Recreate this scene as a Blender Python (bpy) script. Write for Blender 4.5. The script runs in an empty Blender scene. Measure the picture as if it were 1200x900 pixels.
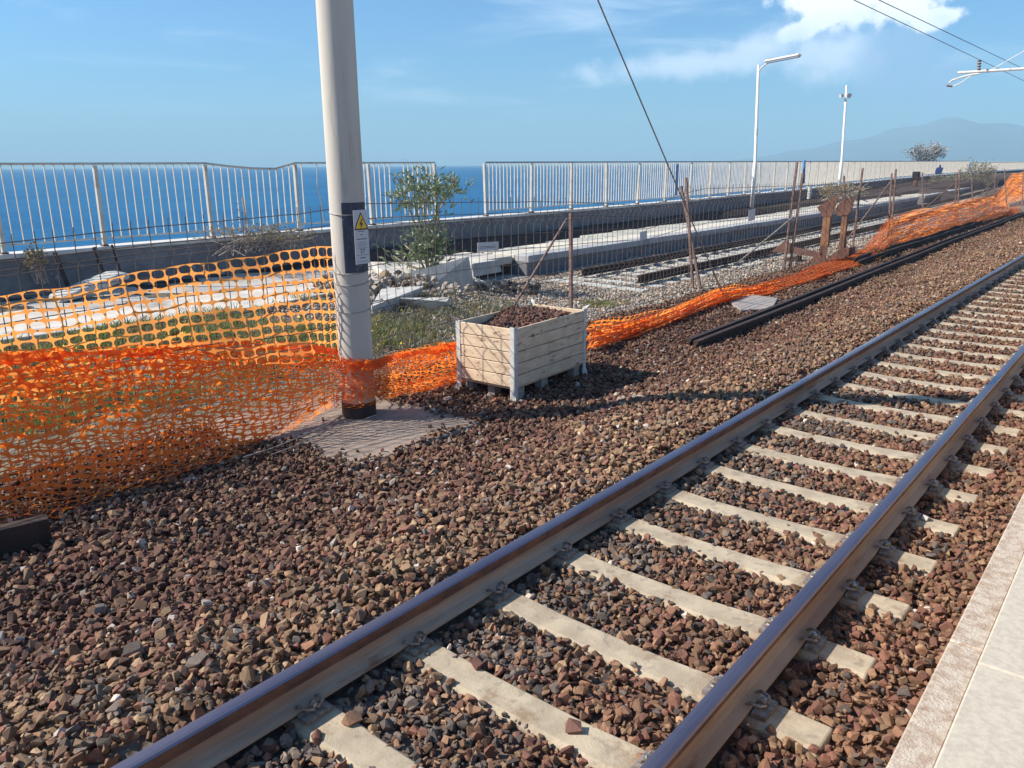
import bpy, bmesh, math, random
import numpy as np
from mathutils import Vector, Matrix, Euler
random.seed(7); rng = np.random.default_rng(11)
sc = bpy.context.scene
R = math.radians
# ------------------------------------------------------------------ camera
FPX, H = 930.0, 2.137            # focal length in px of a 1200 px wide frame, eye height above the rail heads
s_ = -0.0068; hy0 = 197.0; vpx = 1395.0
dn = np.array([-s_, 1.0, -(hy0 + s_*600 - 450)/FPX]); dn /= np.linalg.norm(dn)
fw = np.array([vpx-600, hy0 + s_*vpx - 450, FPX]); fw /= np.linalg.norm(fw)
rt = np.cross(dn, fw)
RM = np.stack([rt, fw, -dn])     # cam (x right, y down, z fwd) -> world (X across track, Y along it, Z up)
cam_d = bpy.data.cameras.new('camera'); cam = bpy.data.objects.new('camera', cam_d); sc.collection.objects.link(cam)
M = Matrix(((RM[0][0], -RM[0][1], -RM[0][2]), (RM[1][0], -RM[1][1], -RM[1][2]), (RM[2][0], -RM[2][1], -RM[2][2])))
cam.matrix_world = Matrix.Translation((0, 0, H)) @ M.to_4x4()
cam_d.sensor_width = 36; cam_d.lens = FPX/1200*36; cam_d.clip_start = 0.05; cam_d.clip_end = 60000
sc.camera = cam
# surveyed points: where the ray of a photo point meets a real plane of the place
def ray(x, y): return RM @ np.array([x-600.0, y-450.0, FPX])
def onz(x, y, z): v = ray(x, y); t = (z-H)/v[2]; return Vector((v[0]*t, v[1]*t, z))
def onx(x, y, X): v = ray(x, y); t = X/v[0]; return Vector((X, v[1]*t, H+v[2]*t))
def ony(x, y, Y): v = ray(x, y); t = Y/v[1]; return Vector((v[0]*t, Y, H+v[2]*t))
# ------------------------------------------------------------------ light
SUN_EL, SUN_AZ = 40.0, 40.0      # light travels toward (cos az, sin az)
sd = Vector((-math.cos(R(SUN_AZ))*math.cos(R(SUN_EL)), -math.sin(R(SUN_AZ))*math.cos(R(SUN_EL)), math.sin(R(SUN_EL))))
sun_d = bpy.data.lights.new('sun', 'SUN'); sun = bpy.data.objects.new('sun', sun_d); sc.collection.objects.link(sun)
sun.rotation_euler = sd.to_track_quat('Z', 'Y').to_euler(); sun.location = (0, 0, 50)
sun_d.energy = 5.0; sun_d.angle = R(0.53); sun_d.color = (1.0, 0.91, 0.79)
sc.view_settings.view_transform = 'Standard'; sc.view_settings.look = 'None'
sc.view_settings.exposure = 0.7; sc.view_settings.gamma = 1.0; sc.view_settings.use_curve_mapping = False
world = bpy.data.worlds.new('World'); sc.world = world; world.use_nodes = True
wt = world.node_tree; wt.nodes.clear()
class NT:
    """small helper to write node trees as expressions"""
    def __init__(s, t): s.t = t
    def n(s, typ, **kw):
        n = s.t.nodes.new(typ)
        for k, v in kw.items(): setattr(n, k, v)
        return n
    def put(s, inp, v):
        if hasattr(v, 'is_output') or isinstance(v, bpy.types.NodeSocket): s.t.links.new(v, inp)
        elif v is not None: inp.default_value = v
    def m(s, op, a, b=None, c=None, clamp=False):
        n = s.n('ShaderNodeMath', operation=op); n.use_clamp = clamp
        for i, v in enumerate((a, b, c)):
            if v is not None: s.put(n.inputs[i], v)
        return n.outputs[0]
    def mix(s, f, a, b, mode='MIX'):
        n = s.n('ShaderNodeMix', data_type='RGBA', blend_type=mode)
        s.put(n.inputs[0], f); s.put(n.inputs[6], a); s.put(n.inputs[7], b); return n.outputs[2]
    def noise(s, vec, scale, detail=4, rough=.55, dist=0):
        n = s.n('ShaderNodeTexNoise'); s.put(n.inputs['Vector'], vec)
        n.inputs['Scale'].default_value = scale; n.inputs['Detail'].default_value = detail
        n.inputs['Roughness'].default_value = rough; n.inputs['Distortion'].default_value = dist
        return n.outputs['Fac']
    def ramp(s, f, lo, hi, a=0.0, b=1.0):
        n = s.n('ShaderNodeMapRange', interpolation_type='SMOOTHSTEP'); s.put(n.inputs[0], f)
        n.inputs[1].default_value = lo; n.inputs[2].default_value = hi; n.inputs[3].default_value = a; n.inputs[4].default_value = b
        return n.outputs[0]
def c4(c): return (c[0], c[1], c[2], 1.0)
w = NT(wt)
sky = w.n('ShaderNodeTexSky', sky_type='NISHITA'); sky.sun_disc = False
sky.sun_elevation = R(SUN_EL); sky.sun_rotation = math.atan2(sd.x, sd.y) % (2*math.pi)
sky.altitude = 0; sky.air_density = 1.0; sky.dust_density = 0.9; sky.ozone_density = 3.0
tc = w.n('ShaderNodeTexCoord'); sep = w.n('ShaderNodeSeparateXYZ'); wt.links.new(tc.outputs['Generated'], sep.inputs[0])
dx, dy, dz = sep.outputs
azd = w.m('MULTIPLY', w.m('ARCTAN2', dx, dy), 57.2958)       # degrees east of the track direction
eld = w.m('MULTIPLY', w.m('ARCSINE', dz), 57.2958)
comb = w.n('ShaderNodeCombineXYZ'); w.put(comb.inputs[0], azd); w.put(comb.inputs[1], eld)
wn1 = w.noise(comb.outputs[0], 0.30, 6, .62, .3); wn2 = w.noise(comb.outputs[0], 0.75, 7, .6)
mp = w.n('ShaderNodeMapping'); wt.links.new(comb.outputs[0], mp.inputs[0]); mp.inputs['Scale'].default_value = (0.055, 0.34, 1)
mp.inputs['Rotation'].default_value = (0, 0, R(-4))
wisp = w.noise(mp.outputs[0], 1.0, 5, .6, .6)
def blob(caz, cel, raz, rel, rot=0.0):
    a = w.m('SUBTRACT', azd, caz); e = w.m('SUBTRACT', eld, cel)
    cr, sr = math.cos(R(rot)), math.sin(R(rot))
    u = w.m('DIVIDE', w.m('ADD', w.m('MULTIPLY', a, cr), w.m('MULTIPLY', e, sr)), raz)
    v = w.m('DIVIDE', w.m('SUBTRACT', w.m('MULTIPLY', e, cr), w.m('MULTIPLY', a, sr)), rel)
    return w.m('SUBTRACT', 1.0, w.m('SQRT', w.m('ADD', w.m('MULTIPLY', u, u), w.m('MULTIPLY', v, v))))
nz1 = w.m('SUBTRACT', wn1, .5); nz2 = w.m('SUBTRACT', wn2, .5)
def rough(b, k1, k2): return w.m('ADD', b, w.m('ADD', w.m('MULTIPLY', nz1, k1), w.m('MULTIPLY', nz2, k2)))
def umax(*a):
    r = a[0]
    for x in a[1:]: r = w.m('MAXIMUM', r, x)
    return r
plume = umax(blob(-18.6, 10.0, 4.2, 2.6), blob(-15.2, 9.1, 3.0, 1.4), blob(-13.4, 8.2, 1.7, .85), blob(-17.0, 12.5, 5.0, 3.0), blob(-20.4, 8.2, 2.4, .9, 20))
m_plume = w.ramp(rough(plume, .85, 1.3), .0, .40)
veil = umax(blob(-23.2, 7.0, 5.2, 1.5, 16), blob(-27.0, 6.3, 9.5, 1.2, 3), blob(-18.5, 6.6, 4.5, 2.4))
m_veil = w.ramp(rough(veil, 1.2, .9), -.05, .85, 0, .62)
m_ash = w.ramp(rough(umax(blob(-14.9, 6.0, 3.6, 3.2, 20), blob(-12.6, 4.4, 1.7, 2.4)), .7, .4), .0, .6, 0, .75)
m_wisp = w.m('MULTIPLY', w.ramp(wisp, .48, .78, 0, .42), w.ramp(eld, 2.0, 6.0))
skyc = w.mix(1.0, sky.outputs[0], (.52, .90, 1.20, 1), 'MULTIPLY')
col = w.mix(m_wisp, skyc, (8.8, 9.9, 11.2, 1))
col = w.mix(m_veil, col, (8.6, 9.5, 11.0, 1))
col = w.mix(m_ash, col, (2.5, 4.3, 6.9, 1))
shade = w.mix(w.ramp(w.m('ADD', w.m('MULTIPLY', nz1, 2.0), w.m('MULTIPLY', w.m('SUBTRACT', eld, 8.0), .35)), -.5, .5), (6.9, 8.2, 10.0, 1), (9.8, 10.2, 10.7, 1))
col = w.mix(m_plume, col, shade)
bg = w.n('ShaderNodeBackground'); w.put(bg.inputs[0], col); bg.inputs[1].default_value = 0.085
wo = w.n('ShaderNodeOutputWorld'); wt.links.new(bg.outputs[0], wo.inputs[0])
sc.cycles.use_denoising = True
sc.cycles.max_bounces = 6; sc.cycles.diffuse_bounces = 3; sc.cycles.transparent_max_bounces = 8
sc.cycles.volume_bounces = 0
# ------------------------------------------------------------------ materials
def material(name, c1, c2=None, scale=6.0, rough=.8, metal=0.0, bump=0.0, bscale=40.0, c3=None, s3=1.3, lo=.35, hi=.65, spec=None, translucent=None, stretch=None):
    m = bpy.data.materials.new(name); m.use_nodes = True; t = m.node_tree; k = NT(t)
    b = t.nodes['Principled BSDF']; g = k.n('ShaderNodeNewGeometry'); P = g.outputs['Position']
    if stretch:
        mpn = k.n('ShaderNodeMapping'); t.links.new(P, mpn.inputs[0]); mpn.inputs['Scale'].default_value = stretch; P = mpn.outputs[0]
    colr = c4(c1)
    if c2: colr = k.mix(k.ramp(k.noise(P, scale, 6, .6), lo, hi), c4(c1), c4(c2))
    if c3: colr = k.mix(k.ramp(k.noise(P, s3, 7, .7), .56, .68), colr, c4(c3))
    k.put(b.inputs['Base Color'], colr)
    k.put(b.inputs['Roughness'], k.ramp(k.noise(P, scale*2.3, 3), .2, .8, max(0, rough-.1), min(1, rough+.1)))
    b.inputs['Metallic'].default_value = metal
    if spec is not None: b.inputs['Specular IOR Level'].default_value = spec
    if bump:
        bn = k.n('ShaderNodeBump'); bn.inputs['Strength'].default_value = bump; bn.inputs['Distance'].default_value = .01
        k.put(bn.inputs['Height'], k.noise(P, bscale, 5, .65)); t.links.new(bn.outputs[0], b.inputs['Normal'])
    if translucent:
        tr = k.n('ShaderNodeBsdfTranslucent'); tr.inputs[0].default_value = c4(translucent[0]); mx = k.n('ShaderNodeMixShader')
        mx.inputs[0].default_value = translucent[1]; t.links.new(b.outputs[0], mx.inputs[1]); t.links.new(tr.outputs[0], mx.inputs[2])
        t.links.new(mx.outputs[0], t.nodes['Material Output'].inputs['Surface'])
    return m
MT = dict(
 concrete=material('pale_concrete', (.42,.38,.32), (.32,.29,.25), 5, .88, bump=.25, bscale=60, c3=(.22,.19,.16), s3=2.2),
 sleeper=material('sleeper_concrete', (.46,.38,.27), (.34,.28,.20), 7, .9, bump=.35, bscale=90, c3=(.27,.19,.12), s3=4.5),
 pole=material('spun_concrete', (.56,.52,.45), (.48,.44,.38), 3, .8, bump=.2, bscale=50, c3=(.40,.36,.31), s3=5.0, stretch=(1,1,.12)),
 parapet=material('weathered_parapet', (.20,.20,.21), (.13,.13,.14), 3, .9, bump=.5, bscale=20, c3=(.34,.34,.35), s3=3),
 parcap=material('parapet_cap', (.60,.58,.54), (.48,.46,.42), 3, .85, bump=.2),
 platcap=material('old_platform_paving', (.62,.58,.48), (.48,.45,.38), 1.5, .88, bump=.2, c3=(.34,.33,.30), s3=.8),
 platface=material('old_platform_face', (.40,.40,.40), (.30,.30,.31), 2, .88, bump=.3, bscale=12, c3=(.22,.22,.22), s3=2),
 paving=material('old_paving', (.58,.53,.46), (.44,.40,.35), 1.6, .9, bump=.2, c3=(.28,.26,.23), s3=1.1),
 rubble=material('broken_slab', (.50,.49,.45), (.36,.36,.34), 6, .9, bump=.5, bscale=30),
 slab=material('footing_slab', (.28,.22,.175), (.20,.155,.125), 5, .92, bump=.5, bscale=50, c3=(.38,.32,.26), s3=3.5),
 coping=material('rust_dusted_coping', (.56,.47,.37), (.41,.30,.215), 30, .9, bump=.7, bscale=110, lo=.36, hi=.64, c3=(.33,.215,.145), s3=13),
 tile=material('platform_tile', (.54,.475,.375), (.45,.395,.31), 45, .75, bump=.25, bscale=260, c3=(.47,.40,.31), s3=2.2),
 railtop=material('worn_rail_head', (.17,.15,.21), (.25,.22,.26), 3, .32, metal=.85, bump=.06, bscale=200, stretch=(1,.15,1)),
 railside=material('rusty_rail_web', (.46,.35,.25), (.31,.205,.14), 2.2, .75, bump=.3, bscale=60, c3=(.24,.12,.07), s3=5, stretch=(1,.25,3)),
 railrust=material('brown_rail_shoulder', (.21,.10,.06), (.10,.055,.04), 5, .7, bump=.3, bscale=80),
 oldrail=material('dark_rusty_rail', (.042,.024,.018), (.022,.014,.012), 5, .7, bump=.3, bscale=60, c3=(.09,.042,.026), s3=3),
 rust=material('rust_brown_steel', (.17,.078,.055), (.11,.052,.038), 6, .8, bump=.3, bscale=60),
 rustlight=material('rust_orange_steel', (.27,.125,.06), (.14,.07,.045), 3, .75, bump=.3, bscale=60),
 poststeel=material('rusty_post', (.24,.15,.12), (.14,.085,.07), 9, .75, bump=.2, bscale=80, c3=(.30,.17,.11), s3=5),
 wire=material('mesh_wire', (.11,.085,.075), (.07,.06,.06), 12, .6, metal=.2),
 fastener=material('fastener_steel', (.34,.29,.25), (.18,.13,.10), 30, .5, metal=.3),
 bolt=material('bolt_steel', (.55,.53,.50), (.30,.25,.2), 50, .35, metal=.8),
 white=material('painted_white_steel', (.74,.72,.68), (.66,.62,.57), 3, .5, c3=(.50,.38,.30), s3=2.5),
 railing=material('cream_railing_paint', (.57,.525,.45), (.48,.44,.375), 4, .5, c3=(.42,.30,.22), s3=4),
 toprail=material('railing_top_steel', (.30,.30,.32), (.2,.2,.22), 5, .5),
 blue=material('blue_plastic', (.12,.27,.50), (.09,.21,.42), 5, .5),
 paintblack=material('black_paint', (.02,.02,.022), None, 5, .5),
 cable=material('cable', (.035,.035,.04), None, 5, .5),
 guy=material('galvanised_cable', (.34,.30,.26), (.24,.21,.18), 20, .55, metal=.1),
 wood=material('planter_plank', (.70,.555,.39), (.58,.44,.30), 5, .8, bump=.4, bscale=60, c3=(.24,.14,.09), s3=5.5, stretch=(1,1,3.5)),
 postwood=material('planter_post', (.60,.60,.57), (.46,.45,.42), 14, .75, bump=.3, bscale=60),
 block=material('pallet_block', (.34,.30,.27), (.25,.22,.2), 10, .9, bump=.3),
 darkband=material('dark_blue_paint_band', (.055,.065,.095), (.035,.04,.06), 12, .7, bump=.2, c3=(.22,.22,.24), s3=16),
 sign=material('sign_plate', (.50,.52,.54), None, 5, .4),
 yellow=material('warning_yellow', (.80,.50,.04), None, 5, .5),
 bark=material('grey_brown_stem', (.26,.21,.16), (.16,.13,.1), 20, .9),
 drystem=material('dry_stem', (.42,.36,.30), (.28,.23,.2), 20, .9),
 leaf=material('oleander_leaf', (.26,.29,.19), (.15,.19,.11), 9, .45, translucent=((.18,.25,.08), .25)),
 leafgrey=material('dusty_leaf', (.20,.21,.15), (.12,.14,.09), 5, .7, translucent=((.14,.16,.08), .2)),
 grass=material('weed_green', (.19,.23,.07), (.30,.28,.13), 3.5, .7, translucent=((.18,.24,.05), .3)),
 drygrass=material('dry_weed', (.34,.28,.15), (.26,.2,.11), 5, .8, translucent=((.3,.24,.1), .25)),
 flower=material('yellow_flower', (.75,.55,.03), None, 5, .6),
 pink=material('pink_flower', (.26,.13,.20), None, 5, .6),
 bluegraf=material('blue_violet_spray_paint', (.13,.13,.34), (.3,.3,.5), 3, .6),
 twig=material('bare_twigs', (.36,.35,.33), (.27,.26,.25), 6, .9),
)
def netmat(name, a, b_, tc_=(1.0,.28,.04)):
    m = material(name, a, b_, 5, .5, translucent=(tc_, .70)); return m
MT['net'] = netmat('orange_net_plastic', (.98,.27,.05), (.92,.19,.03))
MT['netpale'] = netmat('sun_bleached_net', (.84,.36,.12), (.80,.28,.07), (1.0,.40,.10))
MT['netred'] = netmat('deep_orange_net', (.80,.115,.02), (.70,.085,.015))
# stone material: tone comes with every stone
def stone_mat(name, fallback=(.2,.12,.09)):
    m = bpy.data.materials.new(name); m.use_nodes = True; t = m.node_tree; k = NT(t); b = t.nodes['Principled BSDF']
    at = k.n('ShaderNodeAttribute', attribute_type='INSTANCER', attribute_name='tone')
    g = k.n('ShaderNodeNewGeometry')
    nz = k.noise(g.outputs['Position'], 55, 4, .6)
    c = k.mix(1.0, at.outputs['Color'], k.mix(nz, (.55,.52,.5,1), (1.45,1.42,1.4,1)), 'MULTIPLY')
    k.put(b.inputs['Base Color'], c); b.inputs['Roughness'].default_value = .85
    bn = k.n('ShaderNodeBump'); bn.inputs['Strength'].default_value = .35; bn.inputs['Distance'].default_value = .004
    k.put(bn.inputs['Height'], k.noise(g.outputs['Position'], 140, 4)); t.links.new(bn.outputs[0], b.inputs['Normal'])
    return m
MT['stone'] = stone_mat('ballast_stone')
# ------------------------------------------------------------------ mesh helpers
COL = sc.collection
class MB:
    def __init__(s): s.v = []; s.f = []; s.mi = []
    def add(s, vs, fs, mi=0):
        o = len(s.v); s.v += [tuple(p) for p in vs]; s.f += [tuple(i+o for i in f) for f in fs]; s.mi += [mi]*len(fs); return s
    def box(s, a, b, mat=None, mi=0):
        x0,y0,z0 = a; x1,y1,z1 = b
        vs = [Vector(p) for p in ((x0,y0,z0),(x1,y0,z0),(x1,y1,z0),(x0,y1,z0),(x0,y0,z1),(x1,y0,z1),(x1,y1,z1),(x0,y1,z1))]
        if mat: vs = [mat @ p for p in vs]
        return s.add(vs, [(0,3,2,1),(4,5,6,7),(0,1,5,4),(1,2,6,5),(2,3,7,6),(3,0,4,7)], mi)
    def tube(s, pts, r, n=6, mi=0, caps=True):
        pts = [Vector(p) for p in pts]; rs = r if isinstance(r, (list, tuple)) else [r]*len(pts); rings = []
        for i, p in enumerate(pts):
            d = (pts[min(i+1, len(pts)-1)] - pts[max(i-1, 0)]).normalized()
            a = d.cross(Vector((0,0,1)) if abs(d.z) < .9 else Vector((1,0,0))).normalized(); b = d.cross(a)
            rings.append([p + (a*math.cos(2*math.pi*j/n) + b*math.sin(2*math.pi*j/n))*rs[i] for j in range(n)])
        vs = [q for rg in rings for q in rg]; fs = []
        for i in range(len(pts)-1):
            for j in range(n): fs.append((i*n+j, i*n+(j+1)%n, (i+1)*n+(j+1)%n, (i+1)*n+j))
        if caps: fs += [tuple(reversed(range(n))), tuple((len(pts)-1)*n+j for j in range(n))]
        return s.add(vs, fs, mi)
    def prism(s, poly, d, mi=0):                     # poly: coplanar points, d: extrusion vector
        n = len(poly); vs = [Vector(p) for p in poly] + [Vector(p)+Vector(d) for p in poly]
        return s.add(vs, [tuple(range(n)), tuple(reversed(range(n, 2*n)))] + [(j, j+n, (j+1)%n+n, (j+1)%n) for j in range(n)], mi)
    def build(s, name, mats, parent=None, smooth=False, bevel=0, tagd=None):
        me = bpy.data.meshes.new(name); me.from_pydata(s.v, [], s.f)
        for m in (mats if isinstance(mats, (list, tuple)) else [mats]): me.materials.append(MT[m] if isinstance(m, str) else m)
        me.polygons.foreach_set('material_index', s.mi)
        bm = bmesh.new(); bm.from_mesh(me); bmesh.ops.recalc_face_normals(bm, faces=bm.faces); bm.to_mesh(me); bm.free()
        if smooth: me.polygons.foreach_set('use_smooth', [True]*len(me.polygons))
        return link(name, me, parent, bevel)
def link(name, me, parent=None, bevel=0, loc=None):
    o = bpy.data.objects.new(name, me); COL.objects.link(o)
    if parent is not None:
        o.parent = parent
        if loc is None: o.location = -base(parent)
        else: o.location = Vector(loc) - base(parent)
    elif loc is not None: o.location = loc
    if bevel:
        b = o.modifiers.new('bevel', 'BEVEL'); b.width = bevel; b.segments = 1; b.limit_method = 'ANGLE'
    return o
def base(o):
    v = Vector(o.location)
    while o.parent: o = o.parent; v += Vector(o.location)
    return v
def tag(o, label=None, cat=None, group=None, kind=None):
    if label: o['label'] = label
    if cat: o['category'] = cat
    if group: o['group'] = group
    if kind: o['kind'] = kind
    return o
def thing(name, label, cat, loc=(0,0,0), group=None, rz=0):
    o = bpy.data.objects.new(name, None); o.empty_display_size = .1; COL.objects.link(o); o.location = loc; o.rotation_euler.z = rz
    return tag(o, label, cat, group)
def lerp(tab, x):
    return float(np.interp(x, [t[0] for t in tab], [t[1] for t in tab]))
# ------------------------------------------------------------------ ground heights
RL, RR = -2.685, -1.165          # rail centre lines
CX = (RL+RR)/2
def smooth(a, b, x): t = np.clip((x-a)/(b-a), 0, 1); return t*t*(3-2*t)
def hz(X, Y):
    X = np.asarray(X, float); Y = np.asarray(Y, float)
    near = np.interp(X, [-60,-14.6,-14.4,-11,-8.8,-7.4,-6.6,-5.7,-4.9,-4.3,-3.7,-3.3,-3.0,-2.75,-.3,60],
                        [-.3,-.3,.10,.04,-.16,-.29,-.31,-.325,-.325,-.30,-.17,-.14,-.145,-.21,-.215,-.215])
    far = np.interp(X, [-60,-15,-14.0,-13.75,-13.4,-11,-7.5,-6.6,-5.7,-4.9,-4.3,-3.7,-3.3,-3.0,-2.75,-.3,60],
                       [.30,.30,.26,.05,-.35,-.36,-.32,-.31,-.33,-.36,-.31,-.17,-.14,-.145,-.21,-.215,-.215])
    t = smooth(9.5, 12.5, Y)
    z = near*(1-t) + far*t
    u = (X < -3.0)
    wob = .022*np.sin(X*2.1+Y*.9+1)*np.sin(Y*1.3-X*.7) + .014*np.sin(X*4.7-Y*3.1)*np.sin(Y*4.1+X)
    return z + np.where(u, wob, 0) + np.where(Y > 48, smooth(48, 95, Y)*.25*(X < -6), 0)
def Z(x, y): return float(hz(x, y))
# ground sheet
xs = np.concatenate([np.arange(-24, -14.7, .4), np.arange(-14.6, -.2, .2), [0, 3, 8, 20, 60, 200, 800]])
ys = np.concatenate([[-30,-10,-4,-1], np.arange(0, 30, .25), np.arange(30, 130, 2.0), [150, 200, 400, 1000]])
GX, GY = np.meshgrid(xs, ys); GZ = hz(GX, GY) - .018
GZ = np.where(GX < np.interp(GY, [0,24,29,36,43,55,70,95,118,400], [-14.6,-14.6,-14.7,-15.2,-15.7,-17.0,-18.7,-20.5,-20.9,-21.2]) - .25, -7.5, GZ)
nx, ny = len(xs), len(ys)
vs = np.stack([GX, GY, GZ], -1).reshape(-1, 3)
fs = [(j*nx+i, j*nx+i+1, (j+1)*nx+i+1, (j+1)*nx+i) for j in range(ny-1) for i in range(nx-1)]
me = bpy.data.meshes.new('ground'); me.from_pydata(vs.tolist(), [], fs)
gm = bpy.data.materials.new('ground_stony_soil'); gm.use_nodes = True; k = NT(gm.node_tree); b = gm.node_tree.nodes['Principled BSDF']
P = k.n('ShaderNodeNewGeometry').outputs['Position']; sp = k.n('ShaderNodeSeparateXYZ'); gm.node_tree.links.new(P, sp.inputs[0])
big = k.noise(P, .9, 5, .6); fine = k.noise(P, 30, 4, .7)
vor = k.n('ShaderNodeTexVoronoi'); k.put(vor.inputs['Vector'], P); vor.inputs['Scale'].default_value = 22
Xn = k.m('ADD', sp.outputs[0], k.m('MULTIPLY', k.m('SUBTRACT', big, .5), 1.2))
rusty = k.mix(fine, (.085,.042,.030,1), (.16,.085,.055,1)); tan = k.mix(fine, (.13,.09,.055,1), (.24,.17,.11,1))
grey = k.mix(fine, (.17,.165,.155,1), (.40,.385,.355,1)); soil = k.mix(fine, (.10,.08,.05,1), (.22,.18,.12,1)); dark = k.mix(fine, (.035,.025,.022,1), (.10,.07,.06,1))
c = k.mix(k.ramp(Xn, -4.4, -3.6), rusty, tan)
c = k.mix(k.ramp(sp.outputs[0], -3.1, -2.9), c, k.mix(k.ramp(Xn, -2.3, -1.5), k.mix(fine, (.06,.05,.045,1), (.14,.11,.09,1)), rusty))
c = k.mix(k.m('MULTIPLY', k.ramp(sp.outputs[1], 9, 18, 0, .85), k.ramp(Xn, -6.4, -4.6)), c, tan)
gz = k.mix(k.ramp(k.m('ADD', sp.outputs[1], k.m('MULTIPLY', k.m('SUBTRACT', big, .5), 5)), 7.5, 9.5), soil, grey)
c = k.mix(k.ramp(Xn, -7.2, -6.3, 1, 0), c, gz)
c = k.mix(k.ramp(sp.outputs[1], 34, 60, 0, .75), c, k.mix(fine, (.16,.12,.09,1), (.30,.25,.19,1)))
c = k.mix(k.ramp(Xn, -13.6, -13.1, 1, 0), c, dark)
c = k.mix(1.0, c, k.mix(vor.outputs['Color'], (.6,.6,.6,1), (1.3,1.3,1.3,1)), 'MULTIPLY')
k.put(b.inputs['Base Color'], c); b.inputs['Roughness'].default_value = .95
bn = k.n('ShaderNodeBump'); bn.inputs['Strength'].default_value = 1.0; bn.inputs['Distance'].default_value = .03
k.put(bn.inputs['Height'], vor.outputs['Distance']); gm.node_tree.links.new(bn.outputs[0], b.inputs['Normal'])
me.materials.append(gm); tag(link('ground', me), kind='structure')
# sea
sm = bpy.data.materials.new('sea_water'); sm.use_nodes = True; k = NT(sm.node_tree); b = sm.node_tree.nodes['Principled BSDF']
P = k.n('ShaderNodeNewGeometry').outputs['Position']
mpn = k.n('ShaderNodeMapping'); sm.node_tree.links.new(P, mpn.inputs[0]); mpn.inputs['Scale'].default_value = (1, .45, 1); mpn.inputs['Rotation'].default_value = (0, 0, R(35))
k.put(b.inputs['Base Color'], k.mix(k.ramp(k.noise(mpn.outputs[0], .02, 6, .7), .35, .65), (.004,.080,.20,1), (.010,.115,.25,1)))
b.inputs['Roughness'].default_value = .32; b.inputs['IOR'].default_value = 1.333; b.inputs['Specular IOR Level'].default_value = .04
bn = k.n('ShaderNodeBump'); bn.inputs['Strength'].default_value = .55; bn.inputs['Distance'].default_value = .5
k.put(bn.inputs['Height'], k.m('ADD', k.noise(mpn.outputs[0], .55, 6, .65), k.m('MULTIPLY', k.noise(mpn.outputs[0], .09, 3), 1.5)))
sm.node_tree.links.new(bn.outputs[0], b.inputs['Normal'])
q = MB(); q.add([(-14000,-9000,-6.3),(14000,-9000,-6.3),(14000,14000,-6.3),(-14000,14000,-6.3)], [(0,1,2,3)])
tag(q.build('sea', sm), kind='structure')
# volcano across the bay: a real cone some 9 km away
D0 = 9000.0
prof = [(-30,0),(-26,.08),(-24,.22),(-21.5,.6),(-19.3,.98),(-17.1,1.4),(-15.8,1.68),(-14.7,1.98),(-13.2,2.32),(-12.2,2.5),(-11.3,2.52),(-10.4,2.38),(-9.2,2.15),(-7.8,1.95),(-5,1.6),(-1,1.1),(5,.6),(14,.25),(30,.12)]
mx_ = np.linspace(-30, 30, 181); md = np.linspace(-1, 1, 21); mv = []; mf = []
for a in mx_:
    hh = np.tan(R(np.interp(a, [p[0] for p in prof], [p[1] for p in prof])))*D0 + 7
    hh += 4*math.sin(a*3.1)*math.sin(a*1.3+1) * min(1, hh/150)
    for d in md:
        dist = D0 + d*(1500+hh*3); z = -7 + (hh)*max(0, 1-abs(d))**1.0*(1+.05*math.sin(d*14+a*2))
        mv.append((dist*math.sin(R(a)), dist*math.cos(R(a)), z))
nd = len(md); mf = [(i*nd+j, i*nd+j+1, (i+1)*nd+j+1, (i+1)*nd+j) for i in range(len(mx_)-1) for j in range(nd-1)]
MT['hill'] = material('volcano_slopes', (.085,.115,.13), (.06,.09,.10), .002, .95)
q = MB(); q.add(mv, mf); tag(q.build('mountain', 'hill', smooth=True), kind='structure')
# ------------------------------------------------------------------ ballast stones (uncountable): instanced on points
rocks = bpy.data.collections.new('stone_shapes')
for i in range(7):
    bm = bmesh.new(); rr = random.Random(50+i)
    ax = (1.0, rr.uniform(.66,.95), rr.uniform(.5,.8))
    for _ in range(13):
        v = Vector((rr.gauss(0,1), rr.gauss(0,1), rr.gauss(0,1))).normalized()*rr.uniform(.82,1.1)
        bm.verts.new((v.x*ax[0], v.y*ax[1], v.z*ax[2]))
    rs = bmesh.ops.convex_hull(bm, input=bm.verts); bmesh.ops.delete(bm, geom=[g for g in rs['geom_interior'] if isinstance(g, bmesh.types.BMVert)], context='VERTS')
    me = bpy.data.meshes.new('stone'); bm.to_mesh(me); bm.free(); me.materials.append(MT['stone'])
    rocks.objects.link(bpy.data.objects.new('stone_%d' % i, me))
ng = bpy.data.node_groups.new('scatter_stones', 'GeometryNodeTree')
ng.interface.new_socket('Geometry', in_out='INPUT', socket_type='NodeSocketGeometry'); ng.interface.new_socket('Geometry', in_out='OUTPUT', socket_type='NodeSocketGeometry')
gi = ng.nodes.new('NodeGroupInput'); go = ng.nodes.new('NodeGroupOutput'); ci = ng.nodes.new('GeometryNodeCollectionInfo')
ci.inputs['Collection'].default_value = rocks; ci.inputs['Separate Children'].default_value = True; ci.inputs['Reset Children'].default_value = True
ip = ng.nodes.new('GeometryNodeInstanceOnPoints'); ip.inputs['Pick Instance'].default_value = True
def nattr(nm, dt):
    n = ng.nodes.new('GeometryNodeInputNamedAttribute'); n.data_type = dt; n.inputs[0].default_value = nm; return n.outputs[0]
L = ng.links.new
L(gi.outputs[0], ip.inputs['Points']); L(ci.outputs[0], ip.inputs['Instance']); L(nattr('idx', 'INT'), ip.inputs['Instance Index'])
L(nattr('rot', 'FLOAT_VECTOR'), ip.inputs['Rotation']); L(nattr('scl', 'FLOAT_VECTOR'), ip.inputs['Scale']); L(ip.outputs[0], go.inputs[0])
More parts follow.
